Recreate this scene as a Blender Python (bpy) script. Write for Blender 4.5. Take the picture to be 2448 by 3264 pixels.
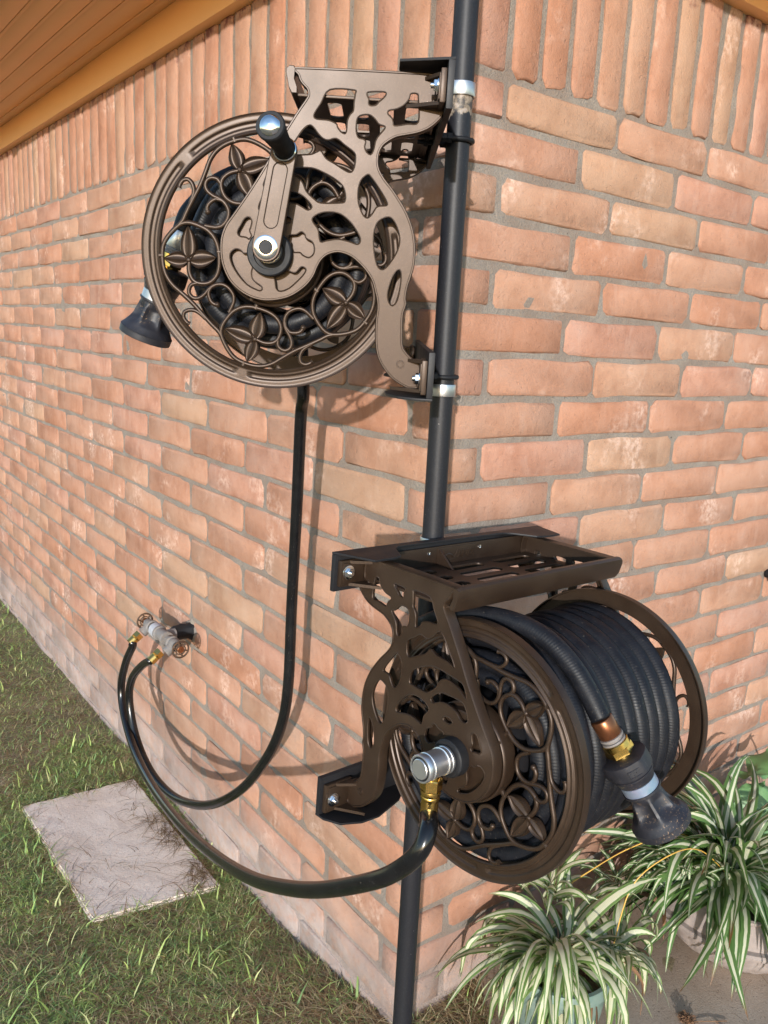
import bpy, bmesh, math, random, json
import numpy as np
from mathutils import Vector, Matrix, Euler, noise as mnoise
random.seed(7); rng = np.random.default_rng(7)
D = bpy.data; SC = bpy.context.scene
for o in list(D.objects): D.objects.remove(o)

# ------------------------------------------------------------------ camera, sky, sun, exposure
CR = [[0.988278, 0.144513, 0.049229], [-0.077552, 0.197452, 0.97724], [0.131503, -0.969602, 0.206344]]
CC = Vector((0.1163, -1.4347, -0.45754))
cam = D.cameras.new('camera'); co = D.objects.new('camera', cam); SC.collection.objects.link(co)
m = Matrix(CR).transposed().to_4x4(); m.translation = CC; co.matrix_world = m
cam.sensor_fit = 'HORIZONTAL'; cam.sensor_width = 36; cam.lens = 36*2626.6/2448; cam.clip_start = .02; cam.clip_end = 300
SC.camera = co
SUNDIR = Vector((-0.03, 0.98, -0.18)).normalized()      # the way the light travels
w = D.worlds.new('World'); SC.world = w; w.use_nodes = True
nt = w.node_tree; nt.nodes.clear()
sky = nt.nodes.new('ShaderNodeTexSky'); sky.sky_type = 'NISHITA'; sky.sun_disc = False
sky.sun_elevation = math.asin(-SUNDIR.z); sky.sun_rotation = math.atan2(-SUNDIR.x, -SUNDIR.y)
sky.air_density = 1.0; sky.dust_density = .4; sky.ozone_density = 1.9
bg = nt.nodes.new('ShaderNodeBackground'); bg.inputs[1].default_value = 0.15
wo = nt.nodes.new('ShaderNodeOutputWorld')
nt.links.new(sky.outputs[0], bg.inputs[0]); nt.links.new(bg.outputs[0], wo.inputs[0])
sl = D.lights.new('sun', 'SUN'); sl.energy = 2.0; sl.angle = math.radians(.8); sl.color = (1, .985, .965)
so = D.objects.new('sun', sl); SC.collection.objects.link(so)
so.rotation_mode = 'QUATERNION'; so.rotation_quaternion = SUNDIR.to_track_quat('-Z', 'Y'); so.location = (0, -3, 2)
SC.view_settings.view_transform = 'Standard'; SC.view_settings.look = 'None'
SC.view_settings.gamma = 1; SC.view_settings.exposure = 1.28; SC.view_settings.use_curve_mapping = False
SC.render.engine = 'CYCLES'

# ------------------------------------------------------------------ helpers
def tag(o, label=None, cat=None, group=None, kind=None):
    if label: o['label'] = label
    if cat: o['category'] = cat
    if group: o['group'] = group
    if kind: o['kind'] = kind
    return o
def link(o, parent=None):
    SC.collection.objects.link(o)
    if parent: o.parent = parent
    return o
def empty(name, label, cat, loc=(0,0,0), mat=None, group=None):
    o = D.objects.new(name, None); o.empty_display_size = .05; link(o)
    if mat is not None: o.matrix_world = mat
    else: o.location = loc
    return tag(o, label, cat, group)
def flatten(parent_mat): return parent_mat.inverted()
class G:
    """collects shapes, then links them as one mesh object"""
    def __init__(s): s.v = []; s.f = []; s.uv = None
    def add(s, V, F):
        n = len(s.v); s.v += [tuple(map(float, p)) for p in V]; s.f += [tuple(i+n for i in f) for f in F]; return s
    def box(s, x0, x1, y0, y1, z0, z1, c=.0):
        if c <= 0:
            V = [(x,y,z) for x in (x0,x1) for y in (y0,y1) for z in (z0,z1)]
            return s.add(V, [(0,1,3,2),(4,6,7,5),(0,4,5,1),(2,3,7,6),(0,2,6,4),(1,5,7,3)])
        bm = bmesh.new(); bmesh.ops.create_cube(bm, size=1)
        for v in bm.verts: v.co = Vector(((x0+x1)/2+v.co.x*(x1-x0), (y0+y1)/2+v.co.y*(y1-y0), (z0+z1)/2+v.co.z*(z1-z0)))
        bmesh.ops.bevel(bm, geom=bm.edges[:]+bm.verts[:], offset=c, segments=2, affect='EDGES', profile=.6)
        bm.verts.index_update(); s.add([v.co[:] for v in bm.verts], [[v.index for v in f.verts] for f in bm.faces]); bm.free(); return s
    def tube(s, P, r, n=10, cap=True, flat=1.0, closed=False):
        P = [Vector(p) for p in P]; m_ = len(P); R_ = r if hasattr(r, '__len__') else [r]*m_
        T = [((P[(i+1) % m_] if closed else P[min(i+1, m_-1)])-(P[i-1] if closed else P[max(i-1, 0)])).normalized() for i in range(m_)]
        u = T[0].orthogonal().normalized() if abs(T[0].y) > .8 else T[0].cross(Vector((0,1,0))).normalized()
        V = []; F = []
        for i in range(m_):
            u = (u-T[i]*u.dot(T[i])).normalized(); b_ = T[i].cross(u)
            for k in range(n):
                a = 2*math.pi*k/n; V.append(P[i]+(u*math.cos(a)+b_*math.sin(a)*flat)*R_[i])
        for i in range(m_ if closed else m_-1):
            j = (i+1) % m_
            for k in range(n): F.append((i*n+k, i*n+(k+1) % n, j*n+(k+1) % n, j*n+k))
        if cap and not closed:
            F.append(tuple(range(n))[::-1]); F.append(tuple((m_-1)*n+k for k in range(n)))
        return s.add(V, F)
    def lathe(s, prof, n=48, org=(0,0,0), ax=(0,1,0), fn=None, capa=False, capb=False):
        """prof = [(t along axis, radius)]"""
        o = Vector(org); A = Vector(ax).normalized(); u = A.orthogonal().normalized(); b_ = A.cross(u); V = []; F = []
        for t, r in prof:
            for k in range(n):
                a = 2*math.pi*k/n; rr = r*(fn(t, a) if fn else 1); V.append(o+A*t+(u*math.cos(a)+b_*math.sin(a))*rr)
        for i in range(len(prof)-1):
            for k in range(n): F.append((i*n+k, i*n+(k+1) % n, (i+1)*n+(k+1) % n, (i+1)*n+k))
        if capa: F.append(tuple(range(n))[::-1])
        if capb: F.append(tuple((len(prof)-1)*n+k for k in range(n)))
        return s.add(V, F)
    def mesh(s, name, smooth=35):
        me = D.meshes.new(name); me.from_pydata(s.v, [], s.f); me.update()
        bm = bmesh.new(); bm.from_mesh(me); bmesh.ops.recalc_face_normals(bm, faces=bm.faces[:]); bm.to_mesh(me); bm.free()
        if smooth:
            me.polygons.foreach_set('use_smooth', [True]*len(me.polygons)); me.set_sharp_from_angle(angle=math.radians(smooth))
        return me
    def obj(s, name, mat, parent=None, smooth=35):
        me = s.mesh(name, smooth); me.materials.append(mat)
        return link(D.objects.new(name, me), parent)
def cat(P, n=6, closed=False):
    """Catmull-Rom through the points"""
    P = [np.array(p, float) for p in P]; m_ = len(P); out = []
    for i in range(m_ if closed else m_-1):
        g_ = (lambda j: P[j % m_]) if closed else (lambda j: P[min(max(j, 0), m_-1)])
        a, b_, c, d = g_(i-1), g_(i), g_(i+1), g_(i+2)
        for k in range(n):
            t = k/n; out.append(.5*((2*b_)+(-a+c)*t+(2*a-5*b_+4*c-d)*t*t+(-a+3*b_-3*c+d)*t**3))
    if not closed: out.append(P[-1])
    return out
def fill2d(outer, holes, thick, bev, name):
    """flat plate from an outline and holes -> verts, faces in (x, y) with thickness along z"""
    cu = D.curves.new(name, 'CURVE'); cu.dimensions = '2D'; cu.fill_mode = 'BOTH'; cu.extrude = thick/2-bev; cu.bevel_depth = bev; cu.bevel_resolution = 1; cu.offset = -bev
    for L in [outer]+holes:
        sp = cu.splines.new('POLY'); sp.points.add(len(L)-1); sp.use_cyclic_u = True
        for p, q in zip(sp.points, L): p.co = (q[0], q[1], 0, 1)
    ob = D.objects.new(name, cu); me = D.meshes.new_from_object(ob)
    V = [v.co[:] for v in me.vertices]; F = [tuple(p.vertices) for p in me.polygons]
    D.objects.remove(ob); D.curves.remove(cu); D.meshes.remove(me)
    return V, F

# ------------------------------------------------------------------ materials
def mat(name): 
    m_ = D.materials.new(name); m_.use_nodes = True; return m_, m_.node_tree, m_.node_tree.nodes['Principled BSDF']
def N(nt, t, **kw):
    n = nt.nodes.new('ShaderNode'+t)
    for k, v in kw.items():
        if k in n.inputs.keys() if isinstance(k, str) else False: n.inputs[k].default_value = v
        else: setattr(n, k, v)
    return n
def noise(nt, vec, scale, detail=4, rough=.55, dist=0):
    n = nt.nodes.new('ShaderNodeTexNoise'); n.inputs['Scale'].default_value = scale; n.inputs['Detail'].default_value = detail
    n.inputs['Roughness'].default_value = rough; n.inputs['Distortion'].default_value = dist; nt.links.new(vec, n.inputs['Vector']); return n.outputs['Fac']
def ramp(nt, fac, stops, interp='LINEAR'):
    r = nt.nodes.new('ShaderNodeValToRGB'); r.color_ramp.interpolation = interp; e = r.color_ramp.elements
    while len(e) < len(stops): e.new(.5)
    for a, (p, c) in zip(e, stops): a.position = p; a.color = (c if hasattr(c, '__len__') else (c, c, c))+(1,) if not (hasattr(c, '__len__') and len(c) == 4) else c
    nt.links.new(fac, r.inputs[0]); return r.outputs[0]
def mix(nt, fac, a, b_, mode='MIX'):
    n = nt.nodes.new('ShaderNodeMix'); n.data_type = 'RGBA'; n.blend_type = mode
    for i, v in ((0, fac), (6, a), (7, b_)):
        if hasattr(v, 'is_linked'): nt.links.new(v, n.inputs[i])
        elif i == 0: n.inputs[0].default_value = v
        else: n.inputs[i].default_value = tuple(v)+(1,)
    return n.outputs[2]
def math_(nt, op, a, b_=None, clamp=False):
    n = nt.nodes.new('ShaderNodeMath'); n.operation = op; n.use_clamp = clamp
    for i, v in ((0, a), (1, b_)):
        if v is None: continue
        if hasattr(v, 'is_linked'): nt.links.new(v, n.inputs[i])
        else: n.inputs[i].default_value = v
    return n.outputs[0]
def maprange(nt, v, a, b_, c=0., d=1.):
    n = nt.nodes.new('ShaderNodeMapRange'); nt.links.new(v, n.inputs[0])
    for i, x in ((1, a), (2, b_), (3, c), (4, d)): n.inputs[i].default_value = x
    return n.outputs[0]
def bump(nt, bs, h, strength, dist, prev=None):
    b_ = nt.nodes.new('ShaderNodeBump'); b_.inputs['Strength'].default_value = strength; b_.inputs['Distance'].default_value = dist
    nt.links.new(h, b_.inputs['Height'])
    if prev: nt.links.new(prev, b_.inputs['Normal'])
    nt.links.new(b_.outputs[0], bs.inputs['Normal']); return b_.outputs[0]
def pos(nt): return nt.nodes.new('ShaderNodeNewGeometry').outputs['Position']
def objc(nt): return nt.nodes.new('ShaderNodeTexCoord').outputs['Object']
def posz(nt, p):
    s_ = nt.nodes.new('ShaderNodeSeparateXYZ'); nt.links.new(p, s_.inputs[0]); return s_.outputs[2]
def stretch(nt, p, sc):
    m_ = nt.nodes.new('ShaderNodeMapping'); m_.inputs['Scale'].default_value = sc; nt.links.new(p, m_.inputs[0]); return m_.outputs[0]

def wall_stains(nt, P, col):
    """cement wash and dirt on the lowest courses, algae under the frieze, pale lime bloom: marks that stay put"""
    z = posz(nt, P)
    n1 = noise(nt, P, 9, 5, .65); n2 = noise(nt, P, 40, 4, .6); n3 = noise(nt, P, 3.2, 3)
    edge = math_(nt, 'ADD', z, math_(nt, 'MULTIPLY', math_(nt, 'SUBTRACT', n1, .5), .16))
    wash = maprange(nt, edge, -1.66, -1.80)
    wash = math_(nt, 'MULTIPLY', wash, maprange(nt, n2, .30, .55, .45, 1.), True)
    c = mix(nt, wash, col, ramp(nt, n1, [(.3, (.29,.215,.185)), (.6, (.40,.32,.29)), (.8, (.22,.18,.17))]))
    dirt = math_(nt, 'MULTIPLY', maprange(nt, edge, -1.45, -1.7), maprange(nt, n3, .45, .65), True)
    c = mix(nt, math_(nt, 'MULTIPLY', dirt, .35), c, (.15,.105,.085))
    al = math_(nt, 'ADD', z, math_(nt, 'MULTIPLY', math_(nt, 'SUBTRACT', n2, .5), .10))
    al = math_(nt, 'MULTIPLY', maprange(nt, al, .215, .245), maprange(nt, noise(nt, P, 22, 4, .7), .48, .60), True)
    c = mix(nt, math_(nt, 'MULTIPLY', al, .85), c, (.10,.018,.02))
    return c
def brick_mat(i, base, dark, pale, sand=.0):
    m_, nt, bs = mat('brick_clay_%d' % i); P = pos(nt); base, dark, pale = [tuple(.88*(.50*x+.50*m0) for x, m0 in zip(c_, q)) for c_, q in ((base, (.445,.235,.152)), (dark, (.375,.185,.115)), (pale, (.51,.315,.235)))]
    a = noise(nt, P, 11, 5, .6); b_ = noise(nt, P, 70, 4, .65); c_ = noise(nt, stretch(nt, P, (1, 1, .35)), 26, 4, .6, .6)
    col = ramp(nt, a, [(.33, dark), (.5, base), (.72, tuple(.5*(p+q) for p, q in zip(base, pale)))])
    col = mix(nt, ramp(nt, c_, [(.56, 0.), (.72, .45)]), col, pale)
    col = mix(nt, ramp(nt, b_, [(.25, .5), (.42, 0.)]), col, dark)
    bloom = math_(nt, 'MULTIPLY', ramp(nt, noise(nt, P, 6.5, 3, .6), [(.56, 0.), (.70, 1.)]), ramp(nt, b_, [(.42, 0.), (.62, .8)]))
    col = mix(nt, bloom, col, (.66,.47,.38))
    blk = ramp(nt, noise(nt, P, 190, 2, .5), [(.20, .7), (.245, 0.)])
    col = mix(nt, blk, col, (.09,.05,.035))
    col = wall_stains(nt, P, col)
    nt.links.new(col, bs.inputs['Base Color']); bs.inputs['Roughness'].default_value = .88
    bs.inputs['Specular IOR Level'].default_value = .25
    h = math_(nt, 'ADD', math_(nt, 'MULTIPLY', b_, .6), math_(nt, 'ADD', a, math_(nt, 'MULTIPLY', noise(nt, P, 320, 3), .28)))
    pit = ramp(nt, noise(nt, P, 115, 3, .6), [(.30, 0.), (.40, 1.)]); h = math_(nt, 'ADD', h, math_(nt, 'MULTIPLY', pit, .22))
    bump(nt, bs, h, .9, .0034)
    return m_
BR = [brick_mat(0, (.46,.245,.165), (.39,.195,.125), (.52,.32,.235)),
      brick_mat(1, (.48,.27,.185), (.42,.22,.145), (.54,.35,.26)),
      brick_mat(2, (.43,.215,.140), (.35,.16,.10), (.50,.29,.21)),
      brick_mat(3, (.47,.29,.195), (.41,.235,.155), (.52,.36,.26)),
      brick_mat(4, (.47,.25,.185), (.39,.19,.135), (.56,.37,.30)),
      brick_mat(5, (.46,.31,.205), (.39,.25,.16), (.50,.365,.255)),
      brick_mat(6, (.44,.205,.125), (.37,.165,.095), (.50,.275,.185)),
      brick_mat(7, (.47,.275,.185), (.40,.22,.14), (.53,.35,.25))]
BW = [5, 6, 4, 2.2, 5, 1.1, 2.5, 4]
m_, nt, bs = mat('mortar'); MORTAR = m_; P = pos(nt)
a = noise(nt, P, 260, 3, .7); b_ = noise(nt, P, 14, 4)
col = mix(nt, a, (.16,.135,.11), (.34,.295,.25)); col = mix(nt, ramp(nt, b_, [(.38,.75),(.6,0.)]), col, (.21,.155,.12))
col = mix(nt, ramp(nt, noise(nt, P, 120, 2), [(.24,.8),(.3,0.)]), col, (.06,.045,.035))
col = wall_stains(nt, P, col); nt.links.new(col, bs.inputs['Base Color']); bs.inputs['Roughness'].default_value = .95
bump(nt, bs, math_(nt, 'ADD', a, noise(nt, P, 45, 4, .7)), .8, .004)

def simple(name, col, rough=.5, metal=0., bscale=None, bstr=.3, bdist=.001, var=None, vscale=20, spec=.5, coat=0):
    m_, nt, bs = mat(name); P = objc(nt); c = None
    bs.inputs['Base Color'].default_value = (*col, 1); bs.inputs['Roughness'].default_value = rough; bs.inputs['Metallic'].default_value = metal
    bs.inputs['Specular IOR Level'].default_value = spec
    if coat: bs.inputs['Coat Weight'].default_value = coat; bs.inputs['Coat Roughness'].default_value = .15
    if var:
        f = noise(nt, P, vscale, 5, .65); c = mix(nt, ramp(nt, f, [(.3, 0.), (.7, 1.)]), col, var); nt.links.new(c, bs.inputs['Base Color'])
        nt.links.new(maprange(nt, f, .3, .7, rough*.85, min(1, rough*1.2)), bs.inputs['Roughness'])
    if bscale: bump(nt, bs, noise(nt, P, bscale, 4, .6), bstr, bdist)
    return m_
# cast aluminium in hammered bronze enamel
m_, nt, bs = mat('bronze_enamel'); BRONZE = m_; P = objc(nt)
f1 = noise(nt, P, 700, 2, .6); f2 = noise(nt, P, 14, 4, .6)
col = mix(nt, ramp(nt, f2, [(.35, 0.), (.65, 1.)]), (.040,.0225,.0135), (.054,.033,.0205)); col = mix(nt, ramp(nt, f1, [(.58, 0.), (.75, .4)]), col, (.10,.07,.048))
nt.links.new(col, bs.inputs['Base Color']); bs.inputs['Metallic'].default_value = .5; bs.inputs['Coat Weight'].default_value = .08; bs.inputs['Coat Roughness'].default_value = .28
nt.links.new(maprange(nt, f2, .3, .7, .41, .52), bs.inputs['Roughness'])
bump(nt, bs, math_(nt, 'ADD', f1, noise(nt, P, 220, 2)), .16, .0005)
BLACKSTEEL = simple('black_painted_steel', (.009,.009,.0105), .5, .0, 90, .15, .0005, (.016,.015,.017), 18, spec=.3)
m_, nt, bs = mat('black_pipe_paint'); PIPEM = m_; P = objc(nt); z = posz(nt, P)
f = noise(nt, P, 60, 5, .7); col = mix(nt, ramp(nt, noise(nt, P, 400, 2), [(.5,0.),(.8,.6)]), (.011,.011,.014), (.03,.03,.035))
chip = math_(nt, 'SUBTRACT', 1., math_(nt, 'ABSOLUTE', math_(nt, 'MULTIPLY', math_(nt, 'SUBTRACT', z, -.134), 38.)))
chip = math_(nt, 'MULTIPLY', maprange(nt, math_(nt, 'ADD', chip, math_(nt, 'MULTIPLY', math_(nt, 'SUBTRACT', f, .5), 2.6)), .25, .45), .9, True)
col = mix(nt, chip, col, ramp(nt, noise(nt, P, 120, 3), [(.4, (.06,.05,.045)), (.55, (.24,.185,.13)), (.65, (.32,.26,.22))]))
col = mix(nt, ramp(nt, noise(nt, P, 250, 2), [(.74,0.),(.78,.7)]), col, (.3,.27,.25))
nt.links.new(col, bs.inputs['Base Color']); bs.inputs['Roughness'].default_value = .5; bs.inputs['Specular IOR Level'].default_value = .35; bump(nt, bs, f, .2, .0006)
# ribbed black rubber hose
def rubber(name, base, rough, ribs):
    m_, nt, bs = mat(name); P = objc(nt); bs.inputs['Specular IOR Level'].default_value = .26 if ribs else .5
    f = noise(nt, P, 30, 5, .7); col = mix(nt, ramp(nt, f, [(.35,0.),(.75,1.)]), base, tuple(x*1.7+.002 for x in base))
    col = mix(nt, ramp(nt, noise(nt, P, 330, 2), [(.68,0.),(.76,.6)]), col, (.13,.11,.09))
    nt.links.new(col, bs.inputs['Base Color']); nt.links.new(maprange(nt, f, .3, .7, rough*.8, rough*1.25), bs.inputs['Roughness'])
    if ribs:
        uv = nt.nodes.new('ShaderNodeUVMap'); s_ = nt.nodes.new('ShaderNodeSeparateXYZ'); nt.links.new(uv.outputs[0], s_.inputs[0])
        ph = math_(nt, 'ADD', math_(nt, 'MULTIPLY', s_.outputs[0], 2*math.pi), math_(nt, 'MULTIPLY', s_.outputs[1], 2*math.pi*3))
        rb = math_(nt, 'MULTIPLY', math_(nt, 'SINE', ph), .30)
        bump(nt, bs, math_(nt, 'ADD', rb, f), .25, .0008)
    else: bump(nt, bs, f, .1, .0008)
    return m_
RUBBER = rubber('matt_black_rubber', (.006,.0063,.0085), .5, True)
VINYL = rubber('gloss_black_vinyl', (.005,.005,.0055), .2, False)
BRASS = simple('brass', (.72,.47,.13), .24, 1., 200, .1, .0004, (.55,.36,.12), 60)
COPPER = simple('brown_copper', (.30,.125,.055), .3, .8, 120, .1, .0004, (.20,.075,.035), 40)
ALU = simple('machined_aluminium', (.82,.82,.83), .40, 1., 300, .08, .0003)
CHROME = simple('polished_steel', (.80,.80,.80), .13, 1.)
STEEL = simple('bright_steel_band', (.72,.71,.70), .40, 1., 150, .1, .0003, (.5,.5,.5), 60)
GALV = simple('dull_galvanised_iron', (.20,.195,.195), .7, .1, 90, .4, .001, (.20,.165,.14), 35)
WHITEFIT = simple('pale_grey_fitting', (.50,.51,.55), .55, .1, 90, .3, .0007, (.38,.38,.41), 30)
RUST = simple('rusty_handwheel', (.055,.033,.022), .6, .3, 120, .5, .001, (.12,.065,.035), 60)
BLKPL = simple('black_plastic', (.009,.009,.010), .55, 0, 90, .15, .0005, (.018,.018,.02), 30, spec=.25)
m_, nt, bs = mat('dusty_black_rubber'); NOZ = m_; P = objc(nt)
f = noise(nt, P, 45, 5, .7); col = mix(nt, ramp(nt, f, [(.35,0.),(.8,1.)]), (.010,.010,.014), (.028,.027,.034))
col = mix(nt, math_(nt, 'MULTIPLY', ramp(nt, noise(nt, P, 380, 3, .7), [(.60,0.),(.66,.85)]), ramp(nt, noise(nt, P, 24, 2), [(.45,0.),(.6,1.)])), col, (.33,.21,.12))
nt.links.new(col, bs.inputs['Base Color']); bs.inputs['Roughness'].default_value = .5; bump(nt, bs, f, .25, .001)
BLUEBAND = simple('blued_steel_band', (.20,.34,.42), .36, .6, None, var=(.42,.38,.55), vscale=25)
m_, nt, bs = mat('tan_soffit_paint'); PAINT = m_; P = pos(nt)
f = noise(nt, P, 5, 4); col = mix(nt, f, (.76,.39,.14), (.82,.44,.165)); col = mix(nt, ramp(nt, noise(nt, P, 60, 4, .7), [(.70,0.),(.76,.4)]), col, (.35,.15,.05))
nt.links.new(col, bs.inputs['Base Color']); bs.inputs['Roughness'].default_value = .5; bump(nt, bs, noise(nt, P, 160, 3), .12, .0008)
def ground_mat(name, stops, scale, rough=.95, bd=.004, speck=None, fine=150):
    m_, nt, bs = mat(name); P = pos(nt); a = noise(nt, P, scale, 6, .65); b_ = noise(nt, P, fine, 4, .7)
    col = ramp(nt, math_(nt, 'ADD', math_(nt, 'MULTIPLY', a, .7), math_(nt, 'MULTIPLY', b_, .3)), stops)
    if speck: col = mix(nt, ramp(nt, noise(nt, P, 210, 2, .6), [(.64, 0.), (.70, .75)]), col, speck)
    nt.links.new(col, bs.inputs['Base Color']); bs.inputs['Roughness'].default_value = rough
    bump(nt, bs, math_(nt, 'ADD', a, b_), .7, bd); return m_
SOIL = ground_mat('brown_soil', [(.35, (.15,.105,.06)), (.5, (.25,.195,.11)), (.65, (.36,.29,.18))], 9, bd=.01)
SLAB = ground_mat('pale_concrete', [(.38, (.68,.55,.45)), (.55, (.80,.675,.575)), (.68, (.84,.74,.65))], 4, speck=(.30,.22,.17), bd=.0015)
PATIO = ground_mat('worn_patio_concrete', [(.36, (.20,.135,.095)), (.48, (.33,.245,.18)), (.6, (.41,.32,.245)), (.7, (.47,.385,.31))], 3.2, speck=(.10,.065,.045), bd=.002, fine=260)
CELADON = simple('celadon_glaze', (.12,.19,.16), .55, 0, 60, .3, .001, (.20,.25,.215), 22)
POTGREY = simple('weathered_grey_plaster', (.23,.18,.16), .8, 0, 80, .4, .0015, (.36,.30,.27), 26)
def leaf_mat(name, cream, green, edge, wide):
    m_, nt, bs = mat(name); P = pos(nt)
    uv = nt.nodes.new('ShaderNodeUVMap'); s_ = nt.nodes.new('ShaderNodeSeparateXYZ'); nt.links.new(uv.outputs[0], s_.inputs[0])
    x = math_(nt, 'ABSOLUTE', math_(nt, 'SUBTRACT', s_.outputs[0], .5))
    tip = math_(nt, 'MULTIPLY', maprange(nt, s_.outputs[1], .0, 1.), .10)
    xx = math_(nt, 'ADD', math_(nt, 'ADD', x, tip), math_(nt, 'MULTIPLY', math_(nt, 'SUBTRACT', noise(nt, P, 28, 2), .5), .12))
    col = mix(nt, maprange(nt, xx, wide-.025, wide+.025), cream, green)
    lines = ramp(nt, math_(nt, 'SINE', math_(nt, 'MULTIPLY', s_.outputs[0], 60.)), [(.72, 0.), (.95, .45)])
    col = mix(nt, lines, col, tuple(g*1.25 for g in green))
    col = mix(nt, maprange(nt, x, .44, .49), col, edge)
    dry = math_(nt, 'MULTIPLY', maprange(nt, math_(nt, 'ADD', s_.outputs[1], math_(nt, 'MULTIPLY', math_(nt, 'SUBTRACT', noise(nt, P, 7, 2), .5), .9)), .98, 1.08), .9, True)
    col = mix(nt, dry, col, (.16,.06,.02))
    nt.links.new(col, bs.inputs['Base Color']); bs.inputs['Roughness'].default_value = .42
    tr = nt.nodes.new('ShaderNodeBsdfTranslucent'); nt.links.new(col, tr.inputs[0]); ms = nt.nodes.new('ShaderNodeMixShader'); ms.inputs[0].default_value = .22
    nt.links.new(bs.outputs[0], ms.inputs[1]); nt.links.new(tr.outputs[0], ms.inputs[2]); nt.links.new(ms.outputs[0], nt.nodes['Material Output'].inputs[0])
    bump(nt, bs, math_(nt, 'SINE', math_(nt, 'MULTIPLY', s_.outputs[0], 75.)), .25, .0006); return m_
LEAFA = leaf_mat('cream_striped_leaf', (.64,.61,.42), (.12,.20,.05), (.24,.31,.11), .31)
LEAFB = leaf_mat('green_striped_leaf', (.62,.61,.44), (.085,.16,.04), (.10,.20,.06), .23)
DEADLEAF = simple('withered_leaf', (.13,.06,.03), .8, 0, 80, .4, .001, (.22,.12,.06), 30)
STOLON = simple('yellow_runner_stem', (.62,.36,.07), .5)
BROAD = simple('broad_green_leaf', (.09,.19,.06), .45, 0, 60, .4, .001, (.14,.26,.10), 14)

# ------------------------------------------------------------------ the house corner
S2 = math.sqrt(.5); ZL, ZR = -1.93, -1.83
dL, nL, dR, nR = Vector((-S2,S2,0)), Vector((-S2,-S2,0)), Vector((S2,S2,0)), Vector((S2,-S2,0))
def frameL(): return Matrix(((-S2,-S2,0,0),(S2,-S2,0,0),(0,0,1,0),(0,0,0,1)))    # x along the wall, y outwards
def frameR(): return Matrix(((-S2,S2,0,0),(-S2,-S2,0,0),(0,0,1,0),(0,0,0,1)))    # -x along the wall, y outwards
BASE = Vector((0,0,-1.93))
house = empty('house', 'brick house corner with orange tan painted eaves above a soldier course', 'house', BASE)
HR, ER, HL, EL, LR, LL = .1214, .3214, .0699, .2792, .2986, .3178
VZ = [.0194,.0926,.1698,.2452,.3239,.3994,.4793,.5589,.6371,.7161,.7959,.8734,.9538,1.0309,1.1114,1.1929]
while VZ[-1] < 2.02: VZ.append(VZ[-1]+.0798)
def wall_backing(fr, length, name, zb, side):
    """mortar sheet, slightly wavy, 5 mm behind the brick faces"""
    nx, nz = int(length/.03), int((.27-zb)/.025); V = []; F = []
    for j in range(nz+1):
        for i in range(nx+1):
            x = length*i/nx; z = zb+(.27-zb)*j/nz; nrm = mnoise.fractal(Vector((x*9, z*9, side*5)), 1, 2, 3)*.0035
            y = -.0040+nrm*1.25 if i > 0 else -.006
            V.append((side*x, y, z))
    for j in range(nz):
        for i in range(nx): a = j*(nx+1)+i; F.append((a, a+1, a+nx+2, a+nx+1))
    g = G(); g.add(V, F); o = g.obj(name, MORTAR, house, smooth=60)
    o.matrix_local = Matrix.Translation(-BASE) @ fr; return o
wl = wall_backing(frameL(), 5.2, 'brick_wall', -2.0, 1)
wr = wall_backing(frameR(), 2.6, 'brick_wall', -2.0, -1)
def brick_mesh(L, H, seed, dep=.03, j=1.0, bev=.0034):
    r = random.Random(seed); V = []; F = []; c = .008+.005*r.random(); hl, hh = L/2, H/2
    base = []
    P = [(-hl+c*(.7+.6*r.random()), -hh), (0, -hh), (hl-c*(.7+.6*r.random()), -hh), (hl, -hh+c*(.6+.7*r.random())), (hl, hh-c*(.6+.8*r.random())),
         (hl-c*(.7+.6*r.random()), hh), (r.uniform(-.2,.2)*hl, hh), (-hl+c*(.6+.9*r.random()), hh), (-hl, hh-c*(.6+.7*r.random())), (-hl, -hh+c*(.6+.8*r.random()))]
    if L > .2:
        P = P[:1]+[(-hl*.45, -hh), (hl*.4, -hh)]+P[2:6]+[(hl*.35, hh), (-hl*.5, hh)]+P[7:]
    P = [(x+r.uniform(-1,1)*.0021*j, z+r.uniform(-1,1)*.0024*j) for x, z in P]; n = len(P)
    for k, (x, z) in enumerate(P): V.append((x, -dep, z))
    for x, z in P: V.append((x, -bev*.95, z))
    for x, z in P: V.append((x*(1-bev*1.3/hl), r.uniform(-.0011, .0009), z*(1-bev*1.1/hh)))
    for a in (0, 1):
        for k in range(n): F.append((a*n+k, a*n+(k+1) % n, (a+1)*n+(k+1) % n, (a+1)*n+k))
    F.append(tuple(2*n+k for k in range(n)))
    g = G(); g.add(V, F); return g
def pick(r): return r.choices(range(8), BW)[0]
VAR = {'s': [(brick_mesh(.30, .066, 10+i)) for i in range(9)], 'h': [brick_mesh(.11, .066, 40+i) for i in range(5)], 'v': [brick_mesh(.064, .262, 60+i, j=1.2) for i in range(8)]}
NOM = {'s': (.30, .066), 'h': (.11, .066), 'v': (.064, .262)}
def with_slot(me, m_=None): me.materials.append(m_ or BR[0]); return me
VM = {k: [with_slot(g.mesh('brick_'+k, 50)) for g in L] for k, L in VAR.items()}
MI = frameL().inverted(); 
def prj(p):
    q = Matrix(CR) @ (p-CC)
    return (1224+2626.6*q.x/-q.z, 1632-2626.6*q.y/-q.z) if q.z < -.05 else None
bricks = []     # (area, side, kind, centre x, centre z, length, height, colour, variant, tilt)
rb = random.Random(5)
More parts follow.
